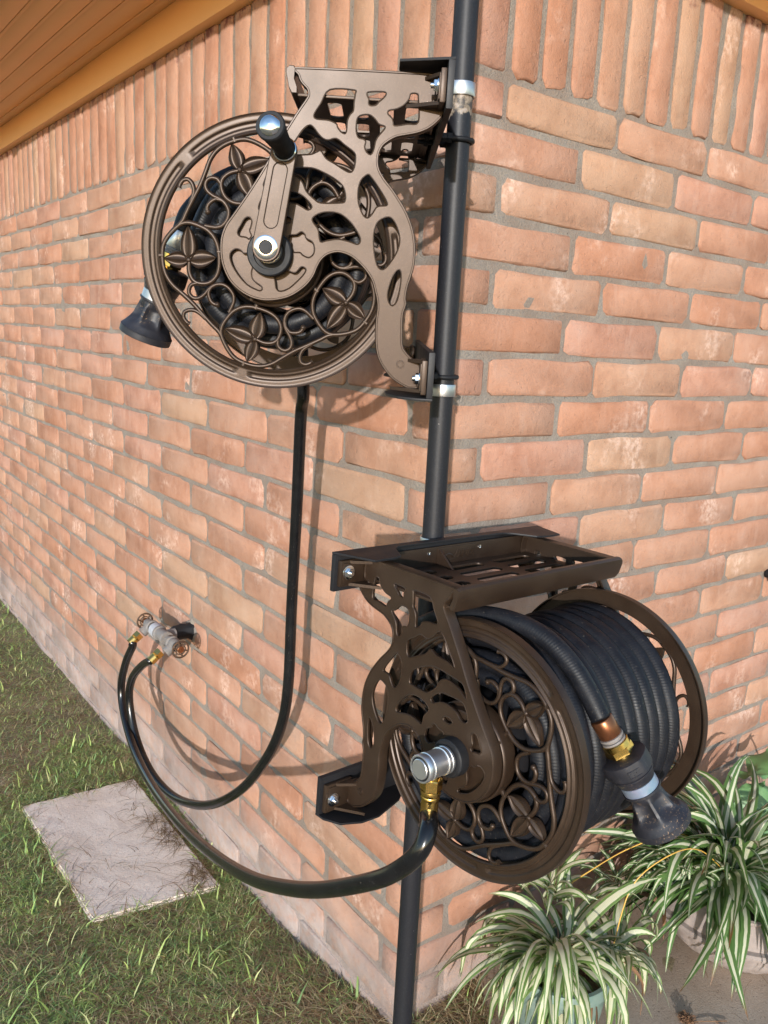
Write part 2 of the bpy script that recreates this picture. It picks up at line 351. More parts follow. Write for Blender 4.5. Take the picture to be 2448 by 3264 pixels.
def put(side, u0, u1, z0, z1, kind, jt=.0054):
    jw = jt+rb.uniform(-.0015, .0015); u0 += jw; u1 -= jw; zt = z1-.0052-rb.uniform(-.0012,.0012); zb = z0+.0052+rb.uniform(-.0012,.0012)
    d = dL if side == 0 else dR; n_ = nL if side == 0 else nR
    pts = [prj(d*u+Vector((0,0,z))) for u, z in ((u0,zb),(u1,zb),(u1,zt),(u0,zt))]
    area = 0
    if all(pts):
        q = [(min(max(x,0),2448), min(max(y,0),3264)) for x, y in pts]
        area = abs(sum(q[i][0]*q[(i+1)%4][1]-q[(i+1)%4][0]*q[i][1] for i in range(4)))/2
    bricks.append([area, side, kind, (u0+u1)/2, (zb+zt)/2, u1-u0, zt-zb, pick(rb), rb.randrange(100), rb.uniform(-.004,.004), rb.uniform(-.0012,.0012)])
corner = []
for r in range(1, len(VZ)):
    zt, zb = -VZ[r-1], -VZ[r]
    if r % 2: corner.append((zt, zb, EL, HR)); ul, ur = EL, HR
    else: corner.append((zt, zb, HL, ER)); ul, ur = HL, ER
    u = ul
    while u < 5.1: L_ = LL+rb.uniform(-.006,.006)*0; put(0, u, u+L_, zb, zt, 's'); u += L_
    if zt > -1.9:
        u = ur
        while u < 2.5: put(1, u, u+LR, zb, zt, 's'); u += LR
u = HL
while u < 5.1: put(0, u, u+LL/4, -VZ[0], .262, 'v', .0062); u += LL/4
u = HR
while u < 2.5: put(1, u, u+LR/4, -VZ[0], .262, 'v', .0062); u += LR/4
corner.append((.262, -VZ[0], HL, HR))
# colours seen in the photograph for some bricks of the right-hand wall
def recolour(side, u, z, c):
    for b_ in bricks:
        if b_[1] == side and abs(b_[3]-u) < b_[5]/2 and abs(b_[4]-z) < b_[6]/2: b_[7] = c
def wall_uz(side, x, y):
    d = Matrix(CR).transposed() @ Vector(((x-1224)/2626.6, -(y-1632)/2626.6, -1)); n_ = (nL, nR)[side]; t = -(n_.dot(CC))/n_.dot(d)
    X = CC+d*t; return X.dot((dL, dR)[side]), X.z
for side, pts, c in ((1, [(1780,370),(2100,740),(2020,1450),(2180,130),(2150,1900),(2310,260)], 5), (1, [(1870,470),(1700,640),(2060,1230),(1960,1680),(1560,1640)], 3), (1, [(1650,780),(2000,1320),(1700,190),(1780,250)], 6),
                     (1, [(1630,490),(1750,1080),(1600,1340),(1900,1080)], 4), (0, [(1140,1560),(240,790),(590,1320),(1110,2010),(720,1940)], 5), (0, [(1160,1300),(350,2060),(440,1070)], 6), (0, [(250,1260),(590,2090),(330,1640)], 3)):
    for x, y in pts: recolour(side, *wall_uz(side, x, y), c)
NC = 2*0
bricks.sort(key=lambda b_: -b_[0])
keep = [b_ for b_ in bricks[:272] if b_[0] > 300]; rest = bricks[len(keep):]
for area, side, kind, u, z, L_, H, c, v, tilt, dy in keep:
    me = VM[kind][v % len(VM[kind])]; o = D.objects.new('brick', me); wall = (wl, wr)[side]; link(o, wall)
    o.matrix_parent_inverse = Matrix.Identity(4); sg = 1 if side == 0 else -1
    o.location = (sg*u, dy, z); o.rotation_euler = (0, tilt, 0); a, b_ = NOM[kind]
    o.scale = (L_/a*(1 if v % 2 else -1), 1, H/b_*1); 
    if v % 2 == 0: o.scale = (L_/a, 1, H/b_); o.rotation_euler = (0, tilt+math.pi, 0) if kind != 'x' and v % 4 == 0 else (0, tilt, 0)
    o.material_slots[0].link = 'OBJECT'; o.material_slots[0].material = BR[c]
for side in (0, 1):
    V = []; F = []; MI_ = []
    for area, sd, kind, u, z, L_, H, c, v, tilt, dy in rest:
        if sd != side or z < (-1.97 if side == 0 else -1.88): continue
        g = VAR[kind][v % len(VAR[kind])]; a, b_ = NOM[kind]; sg = 1 if side == 0 else -1; n = len(V); fl = -1 if v % 2 else 1
        V += [(sg*u+fl*x*L_/a, y+dy, z+fl*zz*H/b_) for x, y, zz in g.v]; F += [tuple(i+n for i in f) for f in g.f]; MI_ += [c]*len(g.f)
    me = D.meshes.new('far_bricks'); me.from_pydata(V, [], F); [me.materials.append(x) for x in BR]; me.polygons.foreach_set('material_index', MI_)
    bm = bmesh.new(); bm.from_mesh(me); bmesh.ops.recalc_face_normals(bm, faces=bm.faces[:]); bm.to_mesh(me); bm.free()
    me.polygons.foreach_set('use_smooth', [True]*len(me.polygons)); me.set_sharp_from_angle(angle=math.radians(50))
    o = link(D.objects.new('far_bricks', me), (wl, wr)[side]); o['kind'] = 'stuff'
# bricks that turn the corner: one box seen on both walls
for i, (zt, zb, a, b_) in enumerate(corner):
    r = random.Random(900+i); g = G(); H = zt-zb; zc = (zt+zb)/2; hh = H/2-.0065
    bm = bmesh.new(); bmesh.ops.create_cube(bm, size=1)
    for v in bm.verts: v.co = Vector(((v.co.x+.5)*(a-.007), (v.co.y-.5)*(b_-.007), v.co.z*2*hh))
    bmesh.ops.subdivide_edges(bm, edges=[e for e in bm.edges if e.calc_length() > .15], cuts=2)
    bmesh.ops.bevel(bm, geom=[e for e in bm.edges if e.calc_face_angle(0) > .5], offset=.0052, segments=1, affect='EDGES')
    for v in bm.verts: v.co += Vector((r.uniform(-1,1)*.0009, r.uniform(-1,1)*.0009, r.uniform(-1,1)*.0016))
    bm.verts.index_update(); g.add([v.co[:] for v in bm.verts], [[v.index for v in f.verts] for f in bm.faces]); bm.free()
    o = g.obj('brick', BR[[4,0,3,1,0,6,4,1,7,0,3,4,2,0,1,7,4,0,6,1,0,4,1,0,2,0,4][i % 27]], wl, 50); o.location = (0, r.uniform(-.001,.001), zc)
# painted trim: frieze boards, soffit planks with beads
def board(fr, side, x0, x1, y0, y1, z0, z1, name, parent, c=.003):
    g = G(); xa_, xb_ = (side*x0, side*x1) if side > 0 else (side*x1, side*x0); g.box(xa_, xb_, y0, y1, z0, z1, c); o = g.obj(name, PAINT, parent, 40)
    if parent is house: o.matrix_local = Matrix.Translation(-BASE) @ fr
    return o
ZF, ZS = .2465, .332
fl_ = board(frameL(), 1, -.03, 5.2, -.02, .03, ZF, ZS+.004, 'frieze_board', house)
fr_ = board(frameR(), -1, -.03, 2.6, -.021, .0305, ZF, ZS+.004, 'frieze_board', house)
g = G()
g.box(-.38, 5.2, .0, .38, ZS+.012, ZS+.03); o = g.obj('soffit', PAINT, house, 0); o.matrix_local = Matrix.Translation(-BASE) @ frameL(); sofL = o
g = G(); g.box(-2.6, .38, .0, .38, ZS+.0125, ZS+.0305); o = g.obj('soffit', PAINT, house, 0); o.matrix_local = Matrix.Translation(-BASE) @ frameR(); sofR = o
edges = [.028, .066, .125, .185, .245, .305, .369]
for i in range(len(edges)-1):
    y0, y1 = edges[i], edges[i+1]
    # each plank runs to the mitre at the corner (x = -y)
    for side, par in ((1, sofL), (-1, sofR)):
        L_ = 5.2 if side > 0 else 2.6; g = G(); e = .0035; zt = ZS+.0121+(0 if side > 0 else .0005)
        prof = [(y0+.0004, zt), (y0+.0004, ZS+.0015), (y0+e, ZS), (y1-e*3.2, ZS), (y1-e*2.6, ZS+.0012), (y1-e*2, ZS+.0012), (y1-e*1.4, ZS-.0008), (y1-.0006, ZS+.0002), (y1-.0012, zt)]
        V = [(side*L_, y, z) for y, z in prof]+[(-side*y+(.001*side), y, z) for y, z in prof]; n = len(prof)
        g.add(V, [(k, k+1, n+k+1, n+k) for k in range(n-1)]); g.obj('soffit_plank', PAINT, par, 30)
for side, fr, L_ in ((1, frameL(), 5.2), (-1, frameR(), 2.6)):
    g = G(); x0, x1 = (-.38, L_) if side > 0 else (-L_, .38); g.box(x0, x1, .37, .39, ZS-.004, ZS+.12, .003); o = g.obj('fascia_board', PAINT, house, 40)
    o.matrix_local = Matrix.Translation(-BASE+Vector((0,0,.0006*side))) @ fr
# small block on the soffit at the left edge of the picture
g = G(); g.box(2.35, 2.40, .30, .42, ZS-.012, ZS-.001, .002); o = g.obj('soffit_batten', PAINT, house, 40); o.matrix_local = Matrix.Translation(-BASE) @ frameL()

# ------------------------------------------------------------------ ground
def gz(x, y):
    """lawn height: it climbs a little into the corner"""
    d = math.hypot(x-.0, y+.0); h = ZL+.085*math.exp(-(d/.33)**2)
    if x > -.5: h = max(h, ZL+.094*math.exp(-(max(0, .17-x)/.18)**2)*min(1, max(0, (y+.8)/.5)))
    return h+.012*mnoise.fractal(Vector((x*4, y*4, 0)), 1, 2, 4)
def onright(x, y): return (Vector((x, y, 0))-Vector((.135,.165,0))).dot(Vector((.92,.39,0)).normalized()) if False else x-.155-.30*max(0, -y+.15)*-.0
V = []; F = []; xs = np.concatenate([-np.geomspace(60, 3.2, 14), np.linspace(-3, 1.0, 110), np.geomspace(1.2, 60, 12)]); ys = np.concatenate([-np.geomspace(60, 3.2, 12), np.linspace(-3, 3.4, 150), np.geomspace(3.7, 60, 14)])
for y in ys:
    for x in xs: V.append((x, y, gz(x, y) if abs(x) < 3.2 and abs(y) < 3.6 else ZL))
nx = len(xs)
for j in range(len(ys)-1):
    for i in range(nx-1): a = j*nx+i; F.append((a, a+1, a+nx+1, a+nx))
g = G(); g.add(V, F); tag(g.obj('ground', SOIL, smooth=180), kind='structure')
# patio slab: its left edge runs from the wall towards the viewer
PE = [(.165,.172), (.188,.05), (.215,-.4), (.30,-3.0)]
g = G(); top = [(x, y, ZR) for x, y in PE]+[(3.2,-3.0,ZR),(3.2,3.2,ZR)]; n = len(top)
g.add(top+[(x, y, ZR-.12) for x, y, _ in top], [tuple(range(n))]+[(k, k+n, (k+1) % n+n, (k+1) % n) for k in range(n)])
tag(g.obj('patio', PATIO, smooth=0), kind='structure')
def inpatio(x, y):
    if y > .172: return x > y-.01 and x > .165
    ex = np.interp(-y, [-.172, -.05, .4, 3.0], [.165, .188, .215, .30]); return x > ex
# stepping slab in the grass
SLC = [(-1.248,.679), (-.985,.905), (-.530,.452), (-.796,.257)]
bm = bmesh.new(); vs = [bm.verts.new((x+.85, y-.55, z)) for z in (-.045, 0) for x, y in SLC]
for f in ((4,5,6,7),(3,2,1,0),(0,1,5,4),(1,2,6,5),(2,3,7,6),(3,0,4,7)): bm.faces.new([vs[i] for i in f])
bmesh.ops.subdivide_edges(bm, edges=[e for e in bm.edges if e.calc_length() > .1], cuts=14, use_grid_fill=True)
bmesh.ops.bevel(bm, geom=[e for e in bm.edges if e.calc_face_angle(0) > .5], offset=.005, segments=2, affect='EDGES')
for v in bm.verts:
    n_ = mnoise.noise_vector(v.co*22); v.co.x += n_.x*.0035; v.co.y += n_.y*.0035; v.co.z += n_.z*.0012
bmesh.ops.recalc_face_normals(bm, faces=bm.faces[:]); me = D.meshes.new('paving_slab'); bm.to_mesh(me); bm.free(); me.materials.append(SLAB)
o = link(D.objects.new('paving_slab', me)); o.location = (-.85, .55, -1.916)
tag(o, 'square pale concrete paving slab lying in the lawn under the water taps', 'paving slab')
SLP = np.array(SLC)
def inslab(x, y, m_=.0):
    s_ = []
    for i in range(4):
        a = SLP[i]; b_ = SLP[(i+1) % 4]; e = b_-a; s_.append(((x-a[0])*e[1]-(y-a[1])*e[0])/np.hypot(*e))
    s_ = np.array(s_); return (s_ > m_).all() or (s_ < -m_).all()
# ------------------------------------------------------------------ grass: far too many blades to count
def grass_colors():
    m_, nt, bs = mat('grass_blades'); at = nt.nodes.new('ShaderNodeAttribute'); at.attribute_name = 'tint'
    nt.links.new(at.outputs['Color'], bs.inputs['Base Color']); bs.inputs['Roughness'].default_value = .55; bs.inputs['Specular IOR Level'].default_value = .3
    tr = nt.nodes.new('ShaderNodeBsdfTranslucent'); nt.links.new(at.outputs['Color'], tr.inputs[0]); ms = nt.nodes.new('ShaderNodeMixShader'); ms.inputs[0].default_value = .3
    nt.links.new(bs.outputs[0], ms.inputs[1]); nt.links.new(tr.outputs[0], ms.inputs[2]); nt.links.new(ms.outputs[0], nt.nodes['Material Output'].inputs[0]); return m_
GRASSM = grass_colors()
def blades(name, pts, hfun, green, label=None):
    """pts: (x, y, z, kind) -> curved tapering blades of three quads"""
    n = len(pts); V = np.zeros((n, 8, 3), np.float32); C_ = np.zeros((n, 8, 4), np.float32)
    for i, (x, y, z, k) in enumerate(pts):
        a = rng.uniform(0, 2*math.pi); h, wd, ben, col = hfun(k); dx, dy = math.cos(a), math.sin(a); px_, py_ = -dy*wd/2, dx*wd/2; q = rng.uniform(-.5,.5); tx_, ty_ = -dy*q, dx*q
        for j, t in enumerate((0, .35, .7, 1)):
            s_ = ben*t*t*h; zz = z-.004+h*t*(1-.35*ben*t); ww = (1, .95, .65, .08)[j]; cx, cy = x+(dx+tx_*t)*s_, y+(dy+ty_*t)*s_
            V[i, 2*j] = (cx-px_*ww, cy-py_*ww, zz); V[i, 2*j+1] = (cx+px_*ww, cy+py_*ww, zz)
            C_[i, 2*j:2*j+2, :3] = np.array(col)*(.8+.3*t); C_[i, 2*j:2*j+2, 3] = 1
    base = (np.arange(n)*8)[:, None, None]; q = np.array([[0,1,3,2],[2,3,5,4],[4,5,7,6]])[None]; F = (base+q).reshape(-1, 4)
    me = D.meshes.new(name); me.vertices.add(n*8); me.vertices.foreach_set('co', V.ravel()); me.loops.add(F.size); me.loops.foreach_set('vertex_index', F.ravel().astype(np.int32))
    me.polygons.add(len(F)); me.polygons.foreach_set('loop_start', np.arange(0, F.size, 4, dtype=np.int32)); me.update(calc_edges=True); me.validate()
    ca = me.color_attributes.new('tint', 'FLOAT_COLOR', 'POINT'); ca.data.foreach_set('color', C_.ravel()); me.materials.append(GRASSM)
    me.polygons.foreach_set('use_smooth', [True]*len(me.polygons))
    return tag(link(D.objects.new(name, me)), kind='stuff')
def gcol(r):
    base = np.array([(.32,.43,.12),(.43,.52,.17),(.26,.37,.12),(.55,.56,.26),(.20,.31,.12)][rng.integers(5)]); return base*rng.uniform(.8,1.25)
def hf(k):
    if k == 0: return rng.uniform(.012,.034), rng.uniform(.0013,.0026), rng.uniform(.5,2.4), gcol(0)
    if k == 1: return rng.uniform(.010,.036), rng.uniform(.0012,.0028), rng.uniform(1.2,3.2), np.array([(.50,.37,.21),(.38,.26,.14),(.58,.46,.28),(.27,.16,.085)][rng.integers(4)])*rng.uniform(.8,1.2)
    return rng.uniform(.035,.07), rng.uniform(.0035,.006), rng.uniform(.3,1.1), gcol(0)*1.15
pts = []
def lawn(x, y):
    if x+y > -.004 and x <= 0 or (x > 0 and y > x-.004): return      # inside the house
    if (-x*S2-y*S2) < .004 and x < 0: return
    if inpatio(x, y): return
    if inslab(x, y, .004): return
    z = gz(x, y); nz_ = mnoise.fractal(Vector((x*3.1, y*3.1, 7)), 1, 2, 4); dc = math.hypot(x, y); off = -x*S2-y*S2
    bare = .52*math.exp(-(dc/.42)**2)+.12*math.exp(-off/.08)
    pg = .62+.55*nz_-bare+ (.18 if x < -.9 or y < -.35 else 0)
    r_ = rng.random()
    if r_ < max(.12, pg): pts.append((x, y, z, 0 if rng.random() > .012 else 2))
    elif rng.random() < .95: pts.append((x, y, z, 1))
    if rng.random() < .35: pts.append((x+.004, y+.003, z, 1))
near = 185000
for i in range(600):
    k = rng.integers(4); a_, b__ = SLP[k], SLP[(k+1) % 4]; t = rng.uniform(0, 1); q_ = a_*(1-t)+b__*t+rng.normal(0, .008, 2)
    if k != 1 and not inslab(q_[0], q_[1], .010): pts.append((q_[0], q_[1], -1.917, 0 if rng.random() > .4 else 1))
X_ = rng.uniform(-1.35, .32, near); Y_ = rng.uniform(-.62, 1.1, near)
for x, y in zip(X_, Y_): lawn(x, y)
X_ = rng.uniform(-3.0, -.55, 90000); Y_ = rng.uniform(-.2, 3.0, 90000)
for x, y in zip(X_, Y_):
    if not (x > -1.35 and y < 1.1): lawn(x, y)
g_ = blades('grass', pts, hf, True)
# dry clippings and soil lying over the slab's edge by the wall, straw on the patio and slab
pts = []
for i in range(800):
    t = rng.uniform(0, 1); e0 = SLP[1]*(1-t)+SLP[2]*t; inn = abs(rng.normal(0, .045)); n_ = np.array([-.7071,-.7071]); p_ = e0+n_*inn
    if mnoise.noise(Vector((p_[0]*14, p_[1]*14, 3))) > -.15+inn*5: pts.append((p_[0], p_[1], -1.912, 1))
for i in range(90):
    t, u_ = rng.uniform(0,1,2); p_ = (SLP[0]*(1-t)+SLP[1]*t)*(1-u_)+(SLP[3]*(1-t)+SLP[2]*t)*u_; pts.append((p_[0], p_[1], -1.913, 1))
for i in range(2600):
    x, y = .165+1.1*rng.random()**2.2, rng.uniform(-.35, .75); off = (x-y)*S2
    if off < .03 or not inpatio(x, y): continue
    if rng.random() < .12+.8*math.exp(-off/.05)+1.0*math.exp(-(x-.18)/.05): pts.append((x, y, ZR+.003, 1))
blades('dry_clippings', pts, lambda k: (rng.uniform(.012,.04), rng.uniform(.0008,.0018), rng.uniform(2.5,4.), np.array([(.24,.15,.07),(.13,.07,.035),(.33,.24,.13)][rng.integers(3)])), False)
# the little ball of roots and twigs on the patio
g = G(); r = random.Random(3)
for i in range(120):
    a, e_ = r.uniform(0, 6.28), r.uniform(0, 1.3); R_ = .016*r.uniform(.5,1); p0 = Vector((math.cos(a)*math.cos(e_), math.sin(a)*math.cos(e_), math.sin(e_)*.8))*R_
    p1 = p0+Vector((r.uniform(-1,1), r.uniform(-1,1), r.uniform(-.2,.6)))*.010; p2 = p1+Vector((r.uniform(-1,1), r.uniform(-1,1), r.uniform(-.5,.2)))*.008
    for p_ in (p0, p1, p2): p_.z = max(p_.z, .0012)
    g.tube([p0, p1, p2], [.0009,.0008,.0004], 4)
for q in ([(.01,0,.002),(.05,.006,.004),(.085,.016,.002)], [(.06,.008,.003),(.075,-.006,.002)], [(.012,-.03,.002),(.06,-.042,.003),(.095,-.05,.002)], [(.055,-.04,.002),(.065,-.06,.002)]): g.tube(cat(q, 4), .0009, 5)
o = g.obj('twig_ball', DEADLEAF); o.location = (.60, .125, ZR); tag(o, 'small brown ball of dry roots and twigs lying on the patio', 'debris')

# ------------------------------------------------------------------ the black pole in front of the corner
PX, PY, PR = .0268, -.20, .0168
g = G(); zb = -1.95; zz = [(0, PR), (2.75, PR)]
g.lathe([(0, PR), (1.0, PR), (1.8, PR), (2.6, PR)], 40, (0,0,0), (0,0,1), capa=True, capb=True)
o = g.obj('pipe_post', PIPEM); o.location = (PX, PY, 0); 
for v in o.data.vertices: v.co.z += zb
tag(o, 'tall black painted steel pipe standing just off the brick corner', 'pole')

DATA = json.loads('''{"W":{"loop":[[-107.4,-5.1],[-108.5,-12.2],[-108.1,-18.8],[-105.3,-26.1],[-99.7,-30.7],[-90.9,-32.2],[-82.8,-30.6],[-75.3,-24.6],[-70.6,-15.2],[-68.8,-2.0],[-69.5,12.2],[-73.5,23.5],[-80.7,32.1],[-90.0,37.5],[-99.5,41.2],[-107.2,42.2],[-115.2,40.1],[-124.7,33.0],[-132.8,24.8],[-138.2,16.1],[-140.6,4.9],[-140.6,-9.3],[-137.4,-21.8],[-130.7,-32.5],[-121.5,-41.4],[-113.3,-49.4],[-105.9,-57.3],[-97.8,-67.3],[-89.6,-77.3],[-83.1,-84.9],[-77.1,-91.4]],"scroll":[[-99.7,-31.0],[-106.8,-32.7],[-110.6,-38.4],[-110.3,-44.6],[-105.3,-49.3],[-98.3,-49.2],[-90.9,-44.7],[-85.5,-39.1],[-78.6,-34.5],[-70.1,-33.3],[-63.3,-35.5],[-57.7,-40.9],[-54.4,-47.8],[-54.8,-55.0],[-57.8,-61.7],[-61.8,-68.4]],"hook":[[-86.2,-42.5],[-86.0,-47.8],[-83.7,-54.1],[-80.0,-57.6],[-76.0,-58.4]],"scroll2":[[-76.1,-34.1],[-81.8,-36.8],[-85.9,-42.5]],"tendril":[[-113.8,-81.2],[-117.8,-77.9],[-120.5,-72.5],[-119.1,-66.7],[-113.0,-63.9],[-105.1,-64.7],[-98.9,-68.7],[-92.4,-75.3]],"pet":[[[-107.7,-2.7],[-105.1,38.0]],[[-107.7,-2.7],[-138.1,0.1]],[[-107.7,-2.7],[-72.7,-0.9]]]},"P":{"outer":[[170.2,208.8],[89.1,210.4],[12.6,210.4],[6.7,205.4],[5.2,184.3],[12.8,178.2],[13.1,173.7],[-2.4,172.3],[-3.4,167.3],[2.9,159.6],[12.2,152.2],[24.2,147.0],[36.4,144.0],[48.6,141.1],[58.2,135.9],[65.2,129.8],[69.1,121.5],[69.9,112.2],[67.5,103.0],[60.7,92.9],[51.4,82.9],[43.2,72.7],[35.0,61.3],[28.1,48.9],[22.2,33.6],[19.3,16.6],[19.1,-2.2],[22.0,-16.9],[25.7,-30.3],[27.2,-43.6],[26.1,-50.9],[28.8,-61.1],[29.5,-70.3],[29.0,-84.2],[28.0,-98.1],[25.6,-105.4],[19.5,-112.6],[12.4,-118.3],[4.1,-120.4],[2.3,-148.6],[12.5,-153.9],[21.8,-151.6],[35.8,-143.8],[46.0,-133.9],[54.3,-122.0],[59.0,-109.1],[61.2,-90.6],[61.5,-72.1],[60.4,-58.3],[61.6,-47.4],[64.6,-36.9],[68.6,-25.4],[75.2,-15.5],[84.7,-5.9],[95.7,2.2],[106.4,5.9],[115.4,6.4],[125.8,2.7],[133.1,-3.9],[138.1,-13.2],[141.5,-22.1],[148.7,-32.8],[159.1,-42.1],[171.0,-49.4],[184.6,-53.6],[199.8,-55.5],[215.1,-53.4],[228.8,-47.5],[241.1,-37.9],[248.8,-26.7],[254.2,-12.4],[255.8,3.3],[254.4,17.7],[249.3,30.8],[242.0,41.1],[231.8,55.7],[217.3,77.4],[203.1,100.3],[191.1,121.5],[176.9,145.0],[166.4,161.6],[156.4,176.3],[154.5,181.4],[156.2,186.9],[161.8,192.1],[165.0,196.4],[167.0,201.3],[170.7,204.4],[171.6,206.9]],"holes":[[[130.0,187.5],[101.4,188.7],[99.8,184.5],[100.8,175.5],[101.2,166.5],[105.1,161.7],[107.8,154.8],[108.2,144.5],[110.3,140.8],[115.3,142.8],[119.2,147.3],[121.2,151.2],[130.5,154.4],[144.1,155.0],[147.5,159.3],[139.8,172.2]],[[83.7,187.7],[66.0,188.7],[64.0,185.4],[68.0,180.7],[71.6,177.7],[75.0,174.1],[81.1,173.0],[83.9,175.3],[83.9,179.8],[86.3,184.7]],[[34.9,188.4],[27.6,188.8],[25.7,184.2],[24.0,158.4],[37.1,155.4],[51.7,152.8],[53.8,156.7],[55.9,161.1],[60.7,165.4],[59.4,169.1],[50.4,171.3],[42.1,176.0],[36.9,182.5]],[[89.8,162.6],[81.8,163.0],[75.4,158.9],[70.2,153.5],[63.4,151.6],[63.8,148.2],[70.7,139.8],[73.5,133.9],[74.9,125.8],[78.3,119.6],[83.4,121.9],[86.2,127.5],[85.2,133.3],[87.8,136.0],[94.1,137.6],[96.9,144.0],[97.1,154.3],[95.2,160.0]],[[152.4,147.9],[147.4,145.7],[141.6,139.2],[135.9,134.4],[129.7,132.8],[119.9,135.0],[109.7,128.4],[98.2,120.8],[96.1,114.2],[97.4,103.7],[100.9,98.6],[107.2,99.6],[121.2,107.0],[131.4,112.2],[137.9,120.2],[142.8,118.7],[150.1,115.6],[167.4,113.9],[180.9,111.2],[167.9,130.9],[159.6,142.8]],[[198.5,93.7],[185.4,97.2],[167.8,99.6],[156.1,100.9],[144.3,100.2],[129.4,94.8],[117.4,88.6],[109.7,82.1],[106.3,72.6],[106.8,65.5],[111.8,63.2],[135.6,61.8],[144.6,66.2],[153.8,74.1],[158.5,83.5],[164.6,89.4],[173.5,91.0],[188.1,87.4],[199.7,79.8],[205.6,78.1]],[[202.4,69.9],[190.7,72.7],[173.0,73.0],[164.0,71.8],[155.0,67.0],[147.0,59.1],[147.2,54.9],[151.6,52.9],[157.6,55.7],[166.6,59.4],[178.5,59.4],[190.3,55.3],[199.0,47.7],[207.2,47.3],[210.7,54.1]],[[145.6,43.0],[141.0,47.9],[132.2,51.5],[120.3,52.4],[109.8,49.9],[99.0,42.0],[91.1,32.6],[85.8,22.9],[88.8,16.7],[99.5,19.2],[113.1,21.3],[126.5,18.9],[133.9,17.0],[136.3,21.5],[138.2,31.3],[143.6,38.1]],[[80.9,97.2],[76.3,94.4],[66.8,83.1],[57.2,69.7],[56.1,63.5],[67.2,61.5],[72.7,53.4],[78.4,47.9],[84.5,51.3],[90.3,63.7],[91.7,77.6],[88.7,90.2]],[[53.1,50.6],[45.4,45.1],[39.4,32.6],[37.9,21.2],[41.7,8.1],[50.0,-5.4],[57.2,-11.2],[63.5,-7.6],[67.9,5.2],[70.3,22.3],[69.5,35.2],[64.8,45.4]],[[36.1,-10.1],[33.7,-16.1],[34.1,-30.8],[36.9,-47.1],[42.6,-53.7],[47.5,-49.2],[49.6,-39.0],[45.9,-22.6],[40.5,-12.1]],[[221.9,41.1],[218.4,36.8],[219.5,29.6],[220.9,25.3],[218.6,19.7],[221.5,15.3],[225.3,17.2],[232.8,18.2],[235.8,23.0],[231.5,31.8],[227.1,39.1]],[[238.6,3.1],[232.5,2.8],[228.0,-0.9],[221.2,-1.9],[215.8,-11.7],[217.8,-23.5],[215.4,-32.1],[205.5,-38.9],[204.6,-43.2],[209.1,-44.5],[222.9,-38.4],[235.2,-25.9],[242.9,-13.3],[244.5,-3.2]],[[158.2,27.7],[153.6,24.8],[152.0,20.6],[144.4,16.7],[141.6,9.7],[142.4,2.5],[148.2,-2.2],[155.9,0.3],[158.9,3.0],[168.0,3.2],[171.1,8.1],[170.5,13.8],[174.0,19.4],[171.5,23.1],[164.1,24.2]],[[179.5,-15.2],[173.4,-18.1],[164.3,-20.5],[156.9,-13.2],[151.3,-15.4],[152.9,-21.3],[160.9,-30.5],[171.3,-39.9],[181.8,-44.0],[187.2,-40.8],[188.9,-32.1],[190.9,-24.9],[186.9,-20.3]],[[181.1,44.8],[172.1,43.6],[170.1,39.8],[172.7,36.8],[180.9,36.0],[186.9,39.9]]]},"MU":[[-0.98846,0.15107,0.01127],[-0.15136,-0.98792,-0.03323],[0.00611,-0.03455,0.99938]],"tU":[-0.0124,-0.2082,-0.3584],"ML":[[0.77373,0.63318,0.02053],[-0.6335,0.7731,0.03146],[0.00405,-0.03735,0.99929]],"tL":[0.0543,-0.2296,-0.9666],"up":[[-0.233,-0.0,-0.552],[-0.244,0.032,-0.605],[-0.257,0.073,-0.786],[-0.268,0.099,-0.981],[-0.272,0.103,-1.162],[-0.289,0.119,-1.264],[-0.329,0.152,-1.361],[-0.399,0.216,-1.475],[-0.488,0.297,-1.574],[-0.578,0.38,-1.64],[-0.678,0.473,-1.681],[-0.78,0.57,-1.677],[-0.857,0.645,-1.618],[-0.891,0.679,-1.523],[-0.871,0.659,-1.447],[-0.816,0.606,-1.38]],"lo":[[0.069,-0.557,-1.022],[0.061,-0.57,-1.045],[0.036,-0.56,-1.08],[0.001,-0.538,-1.116],[-0.069,-0.475,-1.184],[-0.139,-0.398,-1.248],[-0.231,-0.278,-1.33],[-0.36,-0.092,-1.432],[-0.516,0.134,-1.532],[-0.687,0.376,-1.603],[-0.828,0.574,-1.622],[-0.917,0.697,-1.578],[-0.94,0.731,-1.507],[-0.912,0.706,-1.42],[-0.872,0.667,-1.351]]}''')
K = .8855      # reel scale against the catalogue size
RW, WY, BY, XA, TZ, TX = .1672, .1445, .1787, .19497, .2104, .1736
def mm(L): return [(a/1000, b_/1000) for a, b_ in L]
WD = DATA['W']
def rot2(p, a): c, s_ = math.cos(a), math.sin(a); return (p[0]*c-p[1]*s_, p[0]*s_+p[1]*c)

